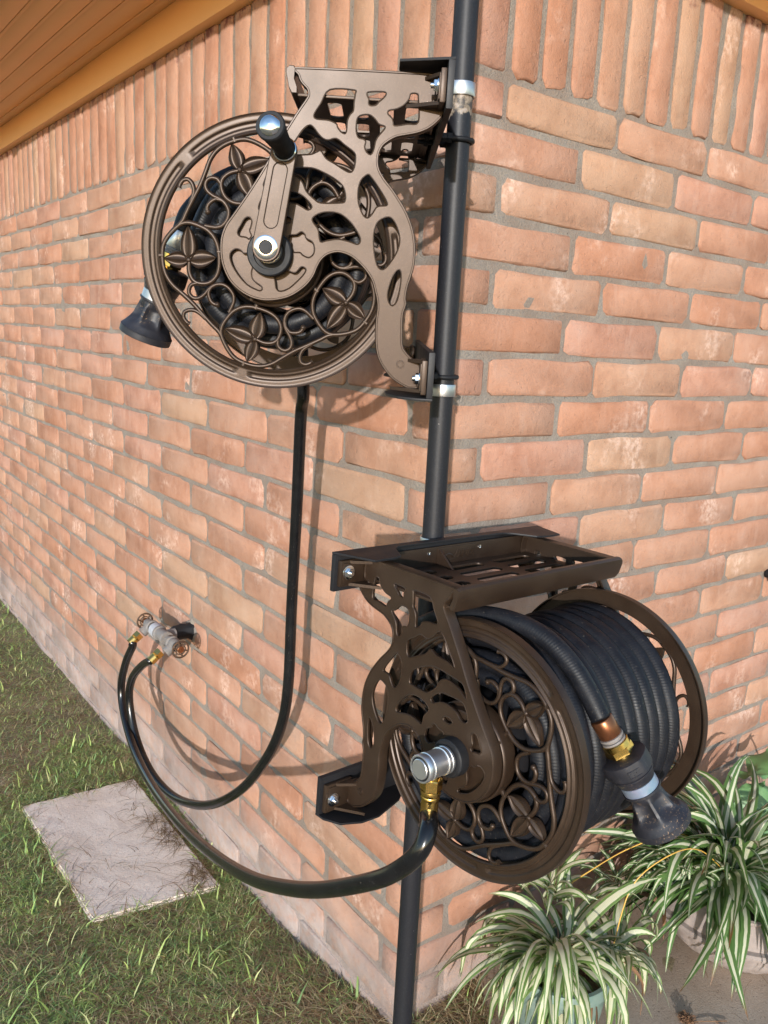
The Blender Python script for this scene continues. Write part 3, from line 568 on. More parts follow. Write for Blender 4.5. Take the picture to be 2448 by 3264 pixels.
# --- shared meshes of the wheel, drawn as seen from outside in (X right, Y up), Z towards the viewer
def rim_mesh():
    g = G(); n = 288; rr = [.1425,.1432,.1442,.1456,.1468,.1474,.1484,.1494,.1503,.1509,.1517,.1530,.1545,.1556,.1563,.1570,.1582,.16,.162,.1640,.1655,.1664,.1670,.1672]
    V = []; F = []
    def hgt(r, a):
        h = .0
        h += .0022*math.exp(-((r-.1446)/.0016)**2)                   # inner bead
        d = (math.degrees(a)-250.9) % 120; d = min(d, 120-d)          # angular distance to the gap between slots
        s_ = (d-3.4)*math.radians(1)*r; t = min(s_, .0034-abs(r-.1537)); k = 1/(1+math.exp(-t/.00035))
        h += .0011-.0024*k+.0009*math.exp(-(t/.0007)**2)
        if r > .1645: h += .0016*math.exp(-((r-.1662)/.001)**2)-.003*max(0, (r-.1664)/.0008)**2
        return h
    for r in rr:
        for k in range(n):
            a = 2*math.pi*k/n; V.append((r*math.cos(a), r*math.sin(a), hgt(r, a)))
    m_ = len(rr)
    for r, z in ((.1672, -.0095), (.1655, -.0095), (.1648, -.0025), (.1425, -.0025)):
        for k in range(n): a = 2*math.pi*k/n; V.append((r*math.cos(a), r*math.sin(a), z))
    for i in range(m_+4):
        j = (i+1) % (m_+4)
        for k in range(n): F.append((i*n+k, i*n+(k+1) % n, j*n+(k+1) % n, j*n+k))
    g.add(V, F); return g.mesh('rim', 50)
def scroll_mesh():
    g = G()
    def t3(L, h=.0015): return [(x, y, h) for x, y in L]
    for s_ in range(5):
        a = math.radians(72*s_); R_ = lambda L: [rot2(p, a) for p in mm(L)]
        nxt = [rot2(p, math.radians(72)) for p in mm(WD['loop'])]
        lp = mm(WD['loop'])+[(-.0735, -.0985)]
        g.tube(cat(t3([rot2(p, a) for p in lp]), 5), .0033, 8, flat=.9)
        g.tube(cat(t3(R_(WD['scroll'])), 5), .0030, 8, flat=.9)
        g.tube(cat(t3([rot2(p, a) for p in mm(WD['hook'])]), 5), .0030, 8, flat=.9)
        g.tube(cat(t3(R_(WD['scroll2'])), 4), .0028, 8, flat=.9)
        td = cat(t3(R_(WD['tendril'])), 5); g.tube(td, [.0037 if i < 2 else .0029 for i in range(len(td))], 8, flat=.9)
        hk = rot2(mm(WD['hook'])[-1], a); g.lathe([(-.0034,.0008),(-.0022,.0030),(0,.0038),(.0022,.0030),(.0034,.0008)], 10, (hk[0], hk[1], .0015), (0,0,1), capa=True, capb=True)
    # radial stubs where the loops touch the hub
        p0 = rot2((-.0705,.006), a); p1 = rot2((-.060,.005), a); g.tube([(p0[0], p0[1], .001), (p1[0], p1[1], .001)], .004, 8)
        p0 = rot2((-.139,.004), a); p1 = rot2((-.1445,.004), a); g.tube([(p0[0], p0[1], .001), (p1[0], p1[1], .001)], .004, 8)
    return g.mesh('scrollwork', 80)
def trefoil_mesh():
    """three petals, each with a raised rim, a dished blade and a centre vein"""
    g = G(); 
    for a_, b_ in WD['pet']:
        p0 = np.array(a_)/1000; p1 = np.array(b_)/1000; ax = p1-p0; L = np.hypot(*ax); ax /= L; sd = np.array([-ax[1], ax[0]]); W_ = .27*L if L > .036 else .33*L; W_ = max(W_, .0102)
        V = []; F = []; nu, nv = 14, 12
        for i in range(nu+1):
            t = i/nu; wd = W_*(math.sin(math.pi*min(1, t**.82))**.8+.03) if 0 < t < 1 else W_*.04
            for j in range(nv+1):
                v = -1+2*j/nv; e = abs(v); rimh = math.exp(-((e-.88)/.11)**2)*.0026; edge = -.0035*max(0, (e-.95)/.05)**2
                endr = .0016*math.exp(-((t-.97)/.04)**2); blade = .0021*math.exp(-(e/.16)**2)-.0006*math.exp(-((e-.5)/.2)**2)
                p = p0+ax*L*t+sd*wd*v; V.append((p[0], p[1], .0025+rimh+edge+endr+blade*math.sin(math.pi*t)**.4))
        for i in range(nu):
            for j in range(nv): a = i*(nv+1)+j; F.append((a, a+1, a+nv+2, a+nv+1))
        n = len(V); V += [(x, y, -.0018) for x, y, z in V]
        for i in range(nu):
            for j in range(nv): a = n+i*(nv+1)+j; F.append((a, a+nv+1, a+nv+2, a+1))
        for i in range(nu):
            for j in (0, nv): a = i*(nv+1)+j; F.append((a, a+nv+1, a+nv+1+n, a+n))
        g.add(V, F)
    c = np.array(WD['pet'][0][0])/1000; g.lathe([(0,.004),(.0035,.0035),(.0048,.0018),(.005,.0003)], 12, (c[0], c[1], 0), (0,0,1))
    return g.mesh('trefoil_ornament', 60)
def hub_mesh():
    g = G(); g.lathe([(-.006,.0632),(.012,.0639),(.0145,.0632),(.0155,.0618),(.0142,.0600),(.0135,.0585),(.0135,.0572),(.0245,.0560),(.0258,.0545),(.0258,.030),(.0258,.0)], 96, (0,0,0), (0,0,1)); 
    for a in (0, 2.1, 4.2): g.lathe([(0,.0028),(.0016,.0026),(.002,.0012),(.002,0)], 12, (.0605*math.cos(a), .0605*math.sin(a), .0142), (0,0,1))
    return g.mesh('hub', 40)
RIM, SCR, TRE, HUB = rim_mesh(), scroll_mesh(), trefoil_mesh(), hub_mesh()
for me in (RIM, SCR, TRE, HUB): me.materials.append(BRONZE)
def wheel(root, sy, phi):
    """sy = +1/-1: which end; phi = turn of the wheel as seen from outside"""
    # outside view: X = -sy*x, Y = z, Z = sy*y
    M_ = Matrix(((-sy,0,0,XA),(0,0,sy,sy*WY),(0,1,0,0),(0,0,0,1))) @ Matrix.Rotation(phi-math.pi, 4, 'Z')
    w_ = link(D.objects.new('wheel', RIM), root); w_.matrix_local = M_
    link(D.objects.new('scrollwork', SCR), w_)
    h_ = link(D.objects.new('hub', HUB), w_)
    for k in range(5): t = link(D.objects.new('trefoil_ornament', TRE), w_); t.rotation_euler = (0,0,math.radians(72*k))
    return w_
# --- side plate
PD = DATA['P']; outer = cat(mm(PD['outer']), 4, True); holes = [cat(mm(h), 4, True) for h in PD['holes']]
outer = [(p[0], p[1]) for p in outer]; holes = [[(p[0], p[1]) for p in h] for h in holes]
def side_plate():
    g = G(); V, F = fill2d(outer, holes, .005, .0007, 'plate'); g.add([(x, -z, y) for x, y, z in V], F)   # y = depth, outer face at +.0025
    n = len(outer); A = []
    cx = sum(p[0] for p in outer)/n
    P = [Vector((x, 0, y)) for x, y in outer]
    # perimeter flange turned inwards
    nn = []
    for i in range(n): t = (P[(i+1) % n]-P[i-1]).normalized(); nn.append(Vector((t.z, 0, -t.x)))
    ar = sum(P[i].x*P[(i+1) % n].z-P[(i+1) % n].x*P[i].z for i in range(n)); sg = 1 if ar > 0 else -1
    VV = []; FF = []
    for i in range(n):
        o_ = nn[i]*sg; VV += [P[i]+o_*.0004+Vector((0,.0026,0)), P[i]+o_*.0012+Vector((0,.0012,0)), P[i]+o_*.0004+Vector((0,-.0135,0)), P[i]-o_*.0022+Vector((0,-.0135,0)), P[i]-o_*.0022+Vector((0,.002,0))]
    for i in range(n):
        j = (i+1) % n
        for k in range(5): FF.append((i*5+k, i*5+(k+1) % 5, j*5+(k+1) % 5, j*5+k))
    g.add(VV, FF)
    g.tube([P[i]-nn[i]*sg*.0006+Vector((0,.0027,0)) for i in range(n)], .00125, 6, closed=True)
    for h in holes: g.tube([(x, .0024, y) for x, y in h], .0010, 5, closed=True)
    g.lathe([(0,.0052),(.0016,.0048),(.0016,.0036),(.0004,.0032),(.0004,0)], 20, (.0283, .0024, -.125), (0,1,0))
    me = g.mesh('side_plate', 45); me.materials.append(BRONZE); return me
PLATE = side_plate()
def lug(z0, z1, y1, yg):
    """foot that carries a bolt: flat pad parallel to the mount plus two webs"""
    g = G(); g.box(-.004, .003, -.004, y1, z0, z1, .0018); g.box(.0, .0045, .002, y1-.004, z0+.004, z1-.004, .0015)
    g.add([(.003,.001,z0+.001),(.040,.001,z0+.001),(.003,yg,z0+.001),(.003,.001,z0+.005),(.040,.001,z0+.005),(.003,yg,z0+.005)], [(0,1,2),(3,5,4),(0,3,4,1),(1,4,5,2),(2,5,3,0)])
    g.add([(.003,.001,z1-.005),(.020,.001,z1-.005),(.003,yg,z1-.005),(.003,.001,z1-.001),(.020,.001,z1-.001),(.003,yg,z1-.001)], [(0,1,2),(3,5,4),(0,3,4,1),(1,4,5,2),(2,5,3,0)])
    me = g.mesh('mounting_lug', 30); me.materials.append(BRONZE); return me
LUGT, LUGB = lug(.172, .2085, .043, .028), lug(-.158, -.116, .043, .026)
def bolt_mesh():
    g = G(); g.lathe([(0,.0098),(.0012,.0098),(.0014,.0092)], 28, (0,0,0), (1,0,0), capa=True, capb=True)
    V = []; g.lathe([(.0014,.0068),(.0048,.0068),(.0054,.0060)], 6, (0,0,0), (1,0,0), capb=True)
    g.lathe([(.005,.0034),(.0085,.0034),(.009,.0028)], 14, (0,0,0), (1,0,0), capb=True)
    me = g.mesh('bolt', 30); me.materials.append(CHROME); return me
BOLT = bolt_mesh()
def child(root, me, name, loc=(0,0,0), sc=(1,1,1), rot=(0,0,0)):
    o = link(D.objects.new(name, me), root); o.location = loc; o.scale = sc; o.rotation_euler = rot; return o
def text_geo(s_, size, ext):
    cu = D.curves.new('t', 'FONT'); cu.body = s_; cu.size = size; cu.extrude = ext; cu.align_x = 'CENTER'; ob = D.objects.new('t', cu)
    SC.collection.objects.link(ob); dg = bpy.context.evaluated_depsgraph_get(); me = D.meshes.new_from_object(ob.evaluated_get(dg))
    V = [v.co[:] for v in me.vertices]; F = [tuple(p.vertices) for p in me.polygons]; D.objects.remove(ob); D.curves.remove(cu); return V, F
def rounded(x0, x1, y0, y1, r, n=5):
    P = []
    for cx, cy, a0 in ((x1-r,y1-r,0),(x0+r,y1-r,90),(x0+r,y0+r,180),(x1-r,y0+r,270)):
        for k in range(n+1): a = math.radians(a0+90*k/n); P.append((cx+r*math.cos(a), cy+r*math.sin(a)))
    return P
def build_reel(Mx, t, label, phi_pos, phi_neg, ylo, front):
    mw = Matrix(Mx).to_4x4(); mw.translation = Vector(t)
    root = empty('hose_reel', label, 'hose reel', mat=mw, group='ornate hose reels on the black pole')
    wheel(root, 1, phi_pos); wheel(root, -1, phi_neg)
    for sy in (1, -1):
        child(root, PLATE, 'side_plate', (0, sy*(BY-.0025), 0), (1, sy, 1))
        child(root, LUGT, 'mounting_lug', (0, sy*(BY-.002), 0), (1, sy, 1)); child(root, LUGB, 'mounting_lug', (0, sy*(BY-.002), 0), (1, sy, 1))
        child(root, BOLT, 'bolt', (.0047, sy*(BY+.029), .192)); child(root, BOLT, 'bolt', (.0047, sy*(BY+.029), -.139))
    # tray on top: pierced floor, moulded front rail, back rail with plaque
    sl = []
    for xr in (.030, .062, .094, .126):
        for yc in (-.108, .0, .108):
            if xr == .030 and yc == 0: sl.append(rounded(xr-.009, xr+.009, -.038, .038, .0088)); continue
            sl.append(rounded(xr-.0085, xr+.0085, yc-.043, yc+.043, .0083))
    g = G(); V, F = fill2d(rounded(.004, TX-.004, -BY+.004, BY-.004, .003), sl, .0035, .0006, 'tray'); g.add([(x, y, z+.181) for x, y, z in V], F)
    g.obj('tray', BRONZE, root, 30)
    g = G(); prof = [(TX-.006,.179),(TX+.000,.179),(TX+.004,.186),(TX+.006,.195),(TX+.008,.203),(TX+.0075,.2085),(TX+.004,.2115),(TX-.001,.2115),(TX-.003,.2085),(TX-.002,.196),(TX-.006,.186)]; n = len(prof)
    V = []; ys = (-BY-.004, -BY+.002, BY-.002, BY+.004)
    for k, y in enumerate(ys):
        for x, z in prof: s_ = .86 if k in (0, 3) else 1; V.append((TX+(x-TX)*s_, y, .196+(z-.196)*s_))
    F = [(i*n+k, i*n+(k+1) % n, (i+1)*n+(k+1) % n, (i+1)*n+k) for i in range(3) for k in range(n)]+[tuple(range(n))[::-1], tuple(3*n+k for k in range(n))]
    g.add(V, F); g.obj('front_rail', BRONZE, root, 35)
    g = G(); g.box(.000, .004, -BY+.003, BY-.003, .176, .2105, .0012); g.box(.000, .010, -BY+.003, BY-.003, .177, .182, .0012); g.box(.0035, .0058, -.036, .050, .1835, .2085, .0008)
    g.add([(.004,-.030,.182),(.034,-.030,.182),(.004,-.030,.208),(.004,-.034,.182),(.034,-.034,.182),(.004,-.034,.208)], [(0,1,2),(3,5,4),(0,3,4,1),(1,4,5,2),(2,5,3,0)])
    bk = g.obj('back_rail', BRONZE, root, 30)
    # raised lettering and leaf swoosh on the plaque
    g = G(); V, F = text_geo('AMES', .0155, .0008); g.add([(.0060+z, .026+x, .1905+y) for x, y, z in V], F)
    sw = cat([(.0062,-.026,.190),(.0062,-.018,.1975),(.0062,-.008,.1965),(.0062,.001,.189)], 5); g.tube(sw, [.0004+.0011*math.sin(math.pi*i/(len(sw)-1)) for i in range(len(sw))], 6)
    g.tube(cat([(.0062,-.012,.1885),(.0062,-.001,.1915),(.0062,.006,.2035)], 4), .0007, 6); g.obj('raised_lettering', BRONZE, bk, 30)
    for y in (-.054, .059): g = G(); g.lathe([(0,.0032),(.0012,.0030),(.0015,.0014),(.0006,.0012),(.0006,0)], 16, (.004, y, .2015), (1,0,0)); g.obj('screw', CHROME, bk, 30)
    # black angle bars the lugs are bolted to
    yh = .2245; g = G(); g.box(-.012, -.0045, ylo, yh, .165, .2155, .0006)
    L = [(-.012, ylo), (.050, ylo+.022), (.050, -.166 if ylo < -.2 else ylo+.03), (.044,-.150), (.010,-.128), (.002,-.115), (.002,.115), (.010,.128), (.044,.150), (.050,.166), (.050, yh-.022), (-.012, yh)]
    V, F = fill2d(L, [], .003, .0004, 'bar'); g.add([(x, y, z+.2172) for x, y, z in V], F); g.obj('angle_bar', BLACKSTEEL, root, 30)
    g = G(); g.box(-.012, -.0045, ylo, yh, -.1615, -.106, .0006)
    L = [(-.012, ylo), (.006, ylo), (.030, ylo+.012), (.044, ylo+.04), (.046, ylo+.07), (.030, -.10), (.004, -.06), (.004, .06), (.030, .10), (.046, yh-.07), (.044, yh-.04), (.030, yh-.012), (.006, yh), (-.012, yh)]
    V, F = fill2d(L, [], .003, .0004, 'bar'); g.add([(x, y, z-.1632) for x, y, z in V], F); g.obj('angle_bar', BLACKSTEEL, root, 30)
    # drum between the wheels and axle
    g = G(); g.lathe([(-WY+.003,.070),(WY-.003,.070)], 48, (XA,0,0), (0,1,0)); g.lathe([(-BY-.002,.011),(BY+.002,.011)], 20, (XA,0,0), (0,1,0), capa=True, capb=True); g.obj('drum', BLACKSTEEL, root, 40)
    # clamps round the pole, written in the reel's own axes
    inv = mw.inverted(); ax = (inv.to_3x3() @ Vector((0,0,1))).normalized()
    def on_pole(z_local):
        p0 = inv @ Vector((PX, PY, 0)); k = (z_local-p0.z)/ax.z; return p0+ax*k
    for zc, zu in (((.240, .175), (-.170, -.150)) if front > 0 else ((.205, .150), (-.145, -.120))):
        c = on_pole(zc); n_ = Vector((1,0,0)); sd = Vector((0,1,0))
        g = G(); g.lathe([(-.0085,PR+.0004),(-.0088,PR+.0026),(-.008,PR+.0030),(.008,PR+.0030),(.0088,PR+.0026),(.0085,PR+.0004)], 44, c, ax); 
        bc = g.obj('band_clamp', STEEL, root, 40)
        g = G()
        for s_ in (1,):
            g.lathe([(0,.0062),(.012,.0062),(.0135,.0045),(.020,.0045)], 6, c+Vector((PR-.004,.0,.0)), (1,0,0), capa=True, capb=True); g.lathe([(0,.0045),(.028,.0045)], 12, c+Vector((PR-.002,0,0)), (1,0,0))
        g.obj('clamp_screw', BLKPL, bc, 30)
        c = on_pole(zu); R_ = PR+.0036; P = [c+Vector((.030,R_,0)), c+Vector((.012,R_,0))]
        for k in range(0, 13): a = math.pi*k/12; P.append(c+Vector((-math.sin(a)*R_, math.cos(a)*R_, 0)))
        P += [c+Vector((.012,-R_,0)), c+Vector((.030,-R_,0))]; g = G(); g.tube(P, .0034, 12); ub = g.obj('u_bolt', BLKPL, root, 50)
        for s_ in (1,-1):
            g = G(); g.lathe([(.010,.0072),(.0165,.0072)], 6, c+Vector((0,s_*R_,0)), (1,0,0), capa=True, capb=True); g.lathe([(.017,.0066),(.024,.0066)], 6, c+Vector((0,s_*R_,0)), (1,0,0), capa=True, capb=True)
            g.lathe([(.041,.0062),(.047,.0062)], 6, c+Vector((0,s_*R_,0)), (1,0,0), capa=True, capb=True); g.lathe([(.02,.0032),(.056,.0032)], 10, c+Vector((0,s_*R_,0)), (1,0,0), capb=True); g.obj('hex_nut', BLKPL, ub, 30)
    return root, mw
# wheel turn seen from outside: upper near wheel -175.1 deg; lower near wheel has trefoils at 45, -28, -101
RU, MU = build_reel(DATA['MU'], DATA['tU'], 'upper ornate bronze hose reel with crank handle, clamped high on the black pole', math.radians(-175.1), .4, -.196, 1)
RL, ML = build_reel(DATA['ML'], DATA['tL'], 'lower ornate bronze hose reel with tray on top and silver swivel inlet', 1.0, math.radians(-28.0+.0), -.2245, -1)
# crank on the upper reel
def crank(root):
    c0 = Vector((XA+.001, 0, .005)); c1 = Vector((.1775, 0, .113)); d = (c1-c0); L = d.length; u = d.normalized(); s_ = Vector((u.z, 0, -u.x)); y0, y1 = BY+.027, BY+.036
    out = []
    for k in range(13): a = math.pi/2+math.pi*k/12; out.append(c0+(u*math.cos(a)+s_*math.sin(a))*.0168)
    for k in range(13): a = -math.pi/2+math.pi*k/12; out.append(c1+(u*math.cos(a)+s_*math.sin(a))*.0150)
    sl = []
    for k in range(9): a = math.pi/2+math.pi*k/8; sl.append(c0+u*.030+(u*math.cos(a)+s_*math.sin(a))*.0078)
    for k in range(9): a = -math.pi/2+math.pi*k/8; sl.append(c0+u*(L-.022)+(u*math.cos(a)+s_*math.sin(a))*.0078)
    g = G(); V, F = fill2d([(p.x, p.z) for p in out], [[(p.x, p.z) for p in sl]], y1-y0, .0012, 'crank'); g.add([(x, -z+(y0+y1)/2, y) for x, y, z in V], F)
    V, F = fill2d([(p.x, p.z) for p in sl], [], (y1-y0)*.8, .0002, 'crank'); g.add([(x, -z+(y0+y1)/2-.0002, y) for x, y, z in V], F)
    a = g.obj('crank_arm', BRONZE, root, 35)
    g = G(); g.lathe([(BY+.0005,.0275),(BY+.013,.027),(BY+.0145,.0255),(BY+.0145,.0195),(BY+.009,.019),(BY+.009,0)], 48, (XA,0,.0), (0,1,0)); g.obj('axle_bushing', BLKPL, root, 35)
    g = G(); g.lathe([(BY+.008,.0155),(BY+.027,.0155)], 24, (XA,0,.003), (0,1,0), capb=True); g.obj('axle_stub', STEEL, root, 35)
    g = G(); g.lathe([(y1-.001,.0140),(y1+.0015,.0138),(y1+.0022,.0125),(y1+.0022,.0085),(y1-.003,.0078),(y1-.005,.0)], 8*5, (c0.x,0,c0.z), (0,1,0)); nut = g.obj('axle_nut', CHROME, root, 35)
    g = G(); g.lathe([(y1+.0006,.0082),(y1+.0006,0)], 30, (c0.x,0,c0.z), (0,1,0)); g.obj('hollow_shade_disc', BLKPL, nut, 30)  # flat black disc: the shade inside the nut's hollow put in as colour
    p0 = Vector((.1765, y1, .1135)); p1 = Vector((.186, BY+.096, .1265)); ax = (p1-p0).normalized(); L = (p1-p0).length
    g = G()
    def fl(t, a_): 
        k = math.sin(math.pi*min(1, max(0, (t-.010)/(L-.022))))**.6 if .010 < t < L-.012 else 0
        return 1-.16*k*max(0, math.cos(a_*2.5))**2
    pr = [(0,.0112),(.001,.0122),(.003,.0115)]+[(.004+(L-.010)*k/16, .0108+.0046*(k/16)**1.3) for k in range(17)]+[(L-.004,.0162),(L-.001,.0162),(L+.0005,.0150),(L+.0005,0)]
    g.lathe(pr, 60, p0, ax, fn=fl); grip = g.obj('crank_grip', BLKPL, root, 40)
    g = G(); g.lathe([(-.001,.0132),(.001,.0138),(.002,.0128)], 40, p0, ax, capa=True); g.obj('grip_ring', CHROME, grip, 40)
    g = G(); g.lathe([(L+.0004,.0118),(L+.0022,.0114),(L+.0045,.0088),(L+.0056,.005),(L+.006,0)], 40, p0, ax); g.obj('grip_cap', CHROME, grip, 60)
crank(RU)
# water inlet swivels
def swivel(root, sy):
    y0 = sy*(BY+.0005); A = (0, sy, 0); g = G(); g.lathe([(0,.0245),(.013,.024),(.0145,.0225),(.0145,.0178),(.017,.0176)], 48, (XA,y0,0), A, capa=True, capb=True); b_ = g.obj('inlet_bushing', BLKPL, root, 35)
    for k in range(10):
        pass
    g = G(); g.lathe([(.014,.0168),(.0175,.0172),(.0195,.0172),(.020,.0165),(.022,.0165),(.0225,.0174),(.026,.0174),(.0265,.0163),(.046,.0163),(.0465,.0174),(.050,.0174),(.0505,.0165),(.0535,.0165),(.054,.0175),(.059,.0175),(.0605,.0165),(.0605,.0150),(.0590,.0147),(.0590,.0128)], 56, (XA,y0,0), A); sv = g.obj('swivel_body', ALU, root, 35)
    g = G(); g.lathe([(.0590,.0150),(.0594,.0150),(.0594,.0124)], 40, (XA,y0,0), A); g.obj('seal_ring', BLKPL, sv, 30)
    g = G(); g.lathe([(.0585,.0124),(.0612,.0124),(.0618,.0118),(.0618,0)], 48, (XA,y0,0), A); g.obj('end_cap', ALU, sv, 30)
    yb = y0+sy*.038; g = G(); dn = (0, 0, -1); g.lathe([(.010,.0100),(.020,.0100)], 24, (XA,yb,0), dn); g.lathe([(.0175,.0128),(.0185,.0136),(.032,.0136),(.033,.0126)], 6, (XA,yb,0), dn, capa=True, capb=True)
    g.lathe([(.033,.0122),(.036,.0128),(.039,.0122),(.041,.0108)], 28, (XA,yb,0), dn); h = g.obj('brass_nut', BRASS, root, 30)
    g = G(); g.lathe([(.040,.0110),(.042,.0118),(.044,.0118),(.0455,.0108),(.048,.0112),(.068,.0112),(.069,.0100)], 48, (XA,yb,0), dn, fn=lambda t, a: 1-.06*(math.cos(8*a) > .2)*(t > .047), capb=True); g.obj('crimped_ferrule', BRASS, h, 35)
    return Vector((XA, yb, -.066))
eL = ML @ swivel(RL, -1); eU = MU @ swivel(RU, -1)

# ------------------------------------------------------------------ hoses
def hose_obj(name, P, r, matl, parent=None, n=14, turns_per_m=0, smooth=True):
    """tube with UVs: u = length / pitch, v = round the hose"""
    P = [Vector(p) for p in P]; g = G(); g.tube(P, r, n, cap=True); me = D.meshes.new(name); me.from_pydata(g.v, [], g.f); me.update()
    s_ = [0]; [s_.append(s_[-1]+(P[i]-P[i-1]).length) for i in range(1, len(P))]
    uv = me.uv_layers.new(name='UVMap'); L = []
    for f in me.polygons:
        vs = list(f.vertices); wrap = max(v % n for v in vs)-min(v % n for v in vs) > 2 and len(vs) == 4
        for v in vs: k = v % n; L += [s_[v//n]/.0036, (k/n+(1 if wrap and k < n/2 else 0)) if len(vs) == 4 else 0]
    uv.data.foreach_set('uv', L); me.polygons.foreach_set('use_smooth', [True]*len(me.polygons)); me.materials.append(matl)
    return link(D.objects.new(name, me), parent)
RH = .0126
def coil(R_, seed, y0=-WY+.018, y1=WY-.0130, ph=0, nt_=None, wob=.0012):
    r = random.Random(seed); turns = nt_ or (y1-y0)/(2*RH*1.0); n = int(turns*56); P = []; offs = [r.uniform(-1,1)*wob for _ in range(int(turns)+3)]
    for i in range(n+1):
        t = i/n; tt = t*turns; k = int(tt); fr = tt-k; o_ = offs[k]*(1-fr)+offs[k+1]*fr; a = ph+2*math.pi*tt
        # each turn lies almost flat and steps over to the next within a short arc
        st = k+min(1, max(0, (fr-.72)/.28)); st = st*st*0+st; y = y0+(y1-y0)*min(1, st/turns)
        P.append((XA+math.cos(a)*(R_+o_+.0010*mnoise.noise(Vector((math.cos(a)*2, math.sin(a)*2, tt*.6+seed)))), y, math.sin(a)*(R_+o_)))
    return P
def world(M_, L): return [M_ @ Vector(p) for p in L]
def garden_hose(M_, label, Rc, layers, strand, seed):
    root = empty('garden_hose', label, 'garden hose', mat=M_.copy(), group='black rubber hoses wound on the reels')
    for j in range(layers):
        rr = Rc-j*RH*1.78
        if rr < .080: break
        hose_obj('hose_coil', coil(rr, seed+j, ph=2.2+j*1.3), RH, RUBBER, root, 12)
    hose_obj('hose_end', strand, RH, RUBBER, root, 18)
    return root
stL = cat([(.062,-.126,.118),(.100,-.124,.142),(.127,-.118,.1525),(.160,-.110,.1610),(.196,-.103,.1640),(.232,-.097,.1600),(.262,-.092,.1480),(.290,-.087,.1270),(.312,-.083,.1020),(.330,-.0790,.0760)], 6)
HL_ = garden_hose(ML, 'thick black rubber hose wound full on the lower reel, its end hanging over the front', .1355, 4, stL, 3)
stU = cat([(.235,.035,.112),(.262,.045,.106),(.290,.055,.088),(.310,.060,.066),(.323,.060,.050),(.331,.060,.028)], 6)
HU_ = garden_hose(MU, 'black rubber hose wound on the upper reel behind its pierced wheel', .1075, 2, stU, 21)
# fittings and nozzles at the hose ends
def nozzle(M_, hose, a, ax, label, band, copper=True):
    a = Vector(a); ax = Vector(ax).normalized(); o_first = len(D.objects); known = set(D.objects); g = G(); g.lathe([(-.001,.0128),(.001,.0140),(.026,.0140),(.0275,.0130)], 30, a, ax, capa=True); g.obj('copper_ferrule', COPPER if copper else STEEL, hose, 35)
    g = G(); g.lathe([(.027,.0132),(.0275,.0150),(.0300,.0152),(.0305,.0128),(.0335,.0126),(.034,.0148),(.0365,.0150),(.037,.0140)], 30, a, ax); g.obj('grey_collar', GALV, hose, 30)
    g = G(); g.lathe([(.0368,.0160),(.0375,.0168),(.0455,.0168),(.046,.0160)], 36, a, ax, capa=True); g.lathe([(.046,.0178),(.0555,.0178),(.0565,.0165)], 6, a, ax, capa=True, capb=True); g.lathe([(.056,.0130),(.066,.0130)], 24, a, ax); g.obj('brass_coupling', BRASS, hose, 30)
    root = empty('hose_nozzle', label, 'hose nozzle', mat=M_ @ Matrix.Translation(a), group='black twist nozzles on the hose ends')
    Z_ = Vector((0,0,0))
    g = G(); g.lathe([(.060,.0150),(.0605,.0255),(.0625,.0285),(.078,.0290),(.0835,.0285),(.085,.0255),(.087,.0250),(.088,.0262),(.0905,.0262),(.092,.0250),(.1005,.0228),(.1018,.0190)], 60, Z_, ax, fn=lambda t, an: 1+(.065*max(0, math.cos(3*an))**6 if .061 < t < .085 else 0), capa=True); c = g.obj('coupling_grip', NOZ, root, 40)
    # moulded panel with stamped lettering too worn to read
    sd = (ax.orthogonal()).normalized(); view = (M_.inverted() @ CC-a).normalized(); f_ = (view-ax*view.dot(ax)).normalized(); s_ = ax.cross(f_).normalized()
    g = G(); R_ = .0291
    def cyl_pt(t, w_, h=0): an = w_/R_; return ax*t+(f_*math.cos(an)+s_*math.sin(an))*(R_+h)
    fr_ = [(t, w_) for t, w_ in [(.0800,-.020)]+[(.0800, -.020+.026*k/8) for k in range(9)]+[(.0705, .006-.026*k/8) for k in range(9)]]
    g.tube([cyl_pt(t, w_, .0001) for t, w_ in fr_], .0005, 5, closed=True); r = random.Random(4)
    for k in range(7):
        w0 = -.0185+k*.0034
        g.tube([cyl_pt(.0785, w0), cyl_pt(.0725, w0+.0003)], .0004, 4); g.tube([cyl_pt(.0785 if k % 2 else .0755, w0), cyl_pt(.0750+.002*(k % 3-1), w0+.0018)], .0004, 4)
    g.obj('stamped_panel', NOZ, c, 40)
    g = G(); g.lathe([(.1015,.0214),(.1018,.0224),(.1150,.0224),(.1153,.0214)], 48, Z_, ax); g.obj('metal_ring', band, root, 40)
    g = G()
    def flute(t, an):
        k = max(0, min(1, (t-.121)/.010))*max(0, min(1, (.158-t)/.012)); d = ((an/(2*math.pi)*6+.5) % 1-.5)*2; return 1-.25*k*max(0, 1-(d/.82)**2)**.6
    pr = [(.1148,.0212),(.1152,.0238),(.1178,.0238),(.119,.0218)]
    for k in range(1, 31): t = k/30; pr.append((.119+.049*t, .0212+.0075*t+.0078*max(0, (t-.5)/.5)**1.6))
    pr += [(.1685,.0362),(.1705,.0362),(.1785,.0358),(.1795,.0345),(.1785,.0310),(.172,.029),(.172,0)]
    g.lathe(pr, 96, Z_, ax, fn=flute); g.obj('fluted_bell', NOZ, root, 40)
    for ob in set(D.objects)-known:          # the whole nozzle is a little shorter than drawn
        if ob.type == 'MESH':
            o0 = a if ob.parent == hose else Vector((0,0,0))
            for v in ob.data.vertices: d_ = (v.co-o0).dot(ax); v.co -= ax*d_*.14
    return root
aL = Vector(stL[-1]); dLx = Vector((.399,-.018,-.054))-aL
nozzle(ML, HL_, aL, dLx, 'dusty black fluted twist nozzle with a blue steel ring, in front of the lower reel', BLUEBAND)
aU = Vector(stU[-1]); dUx = Vector((.384,.052,-.112))-aU
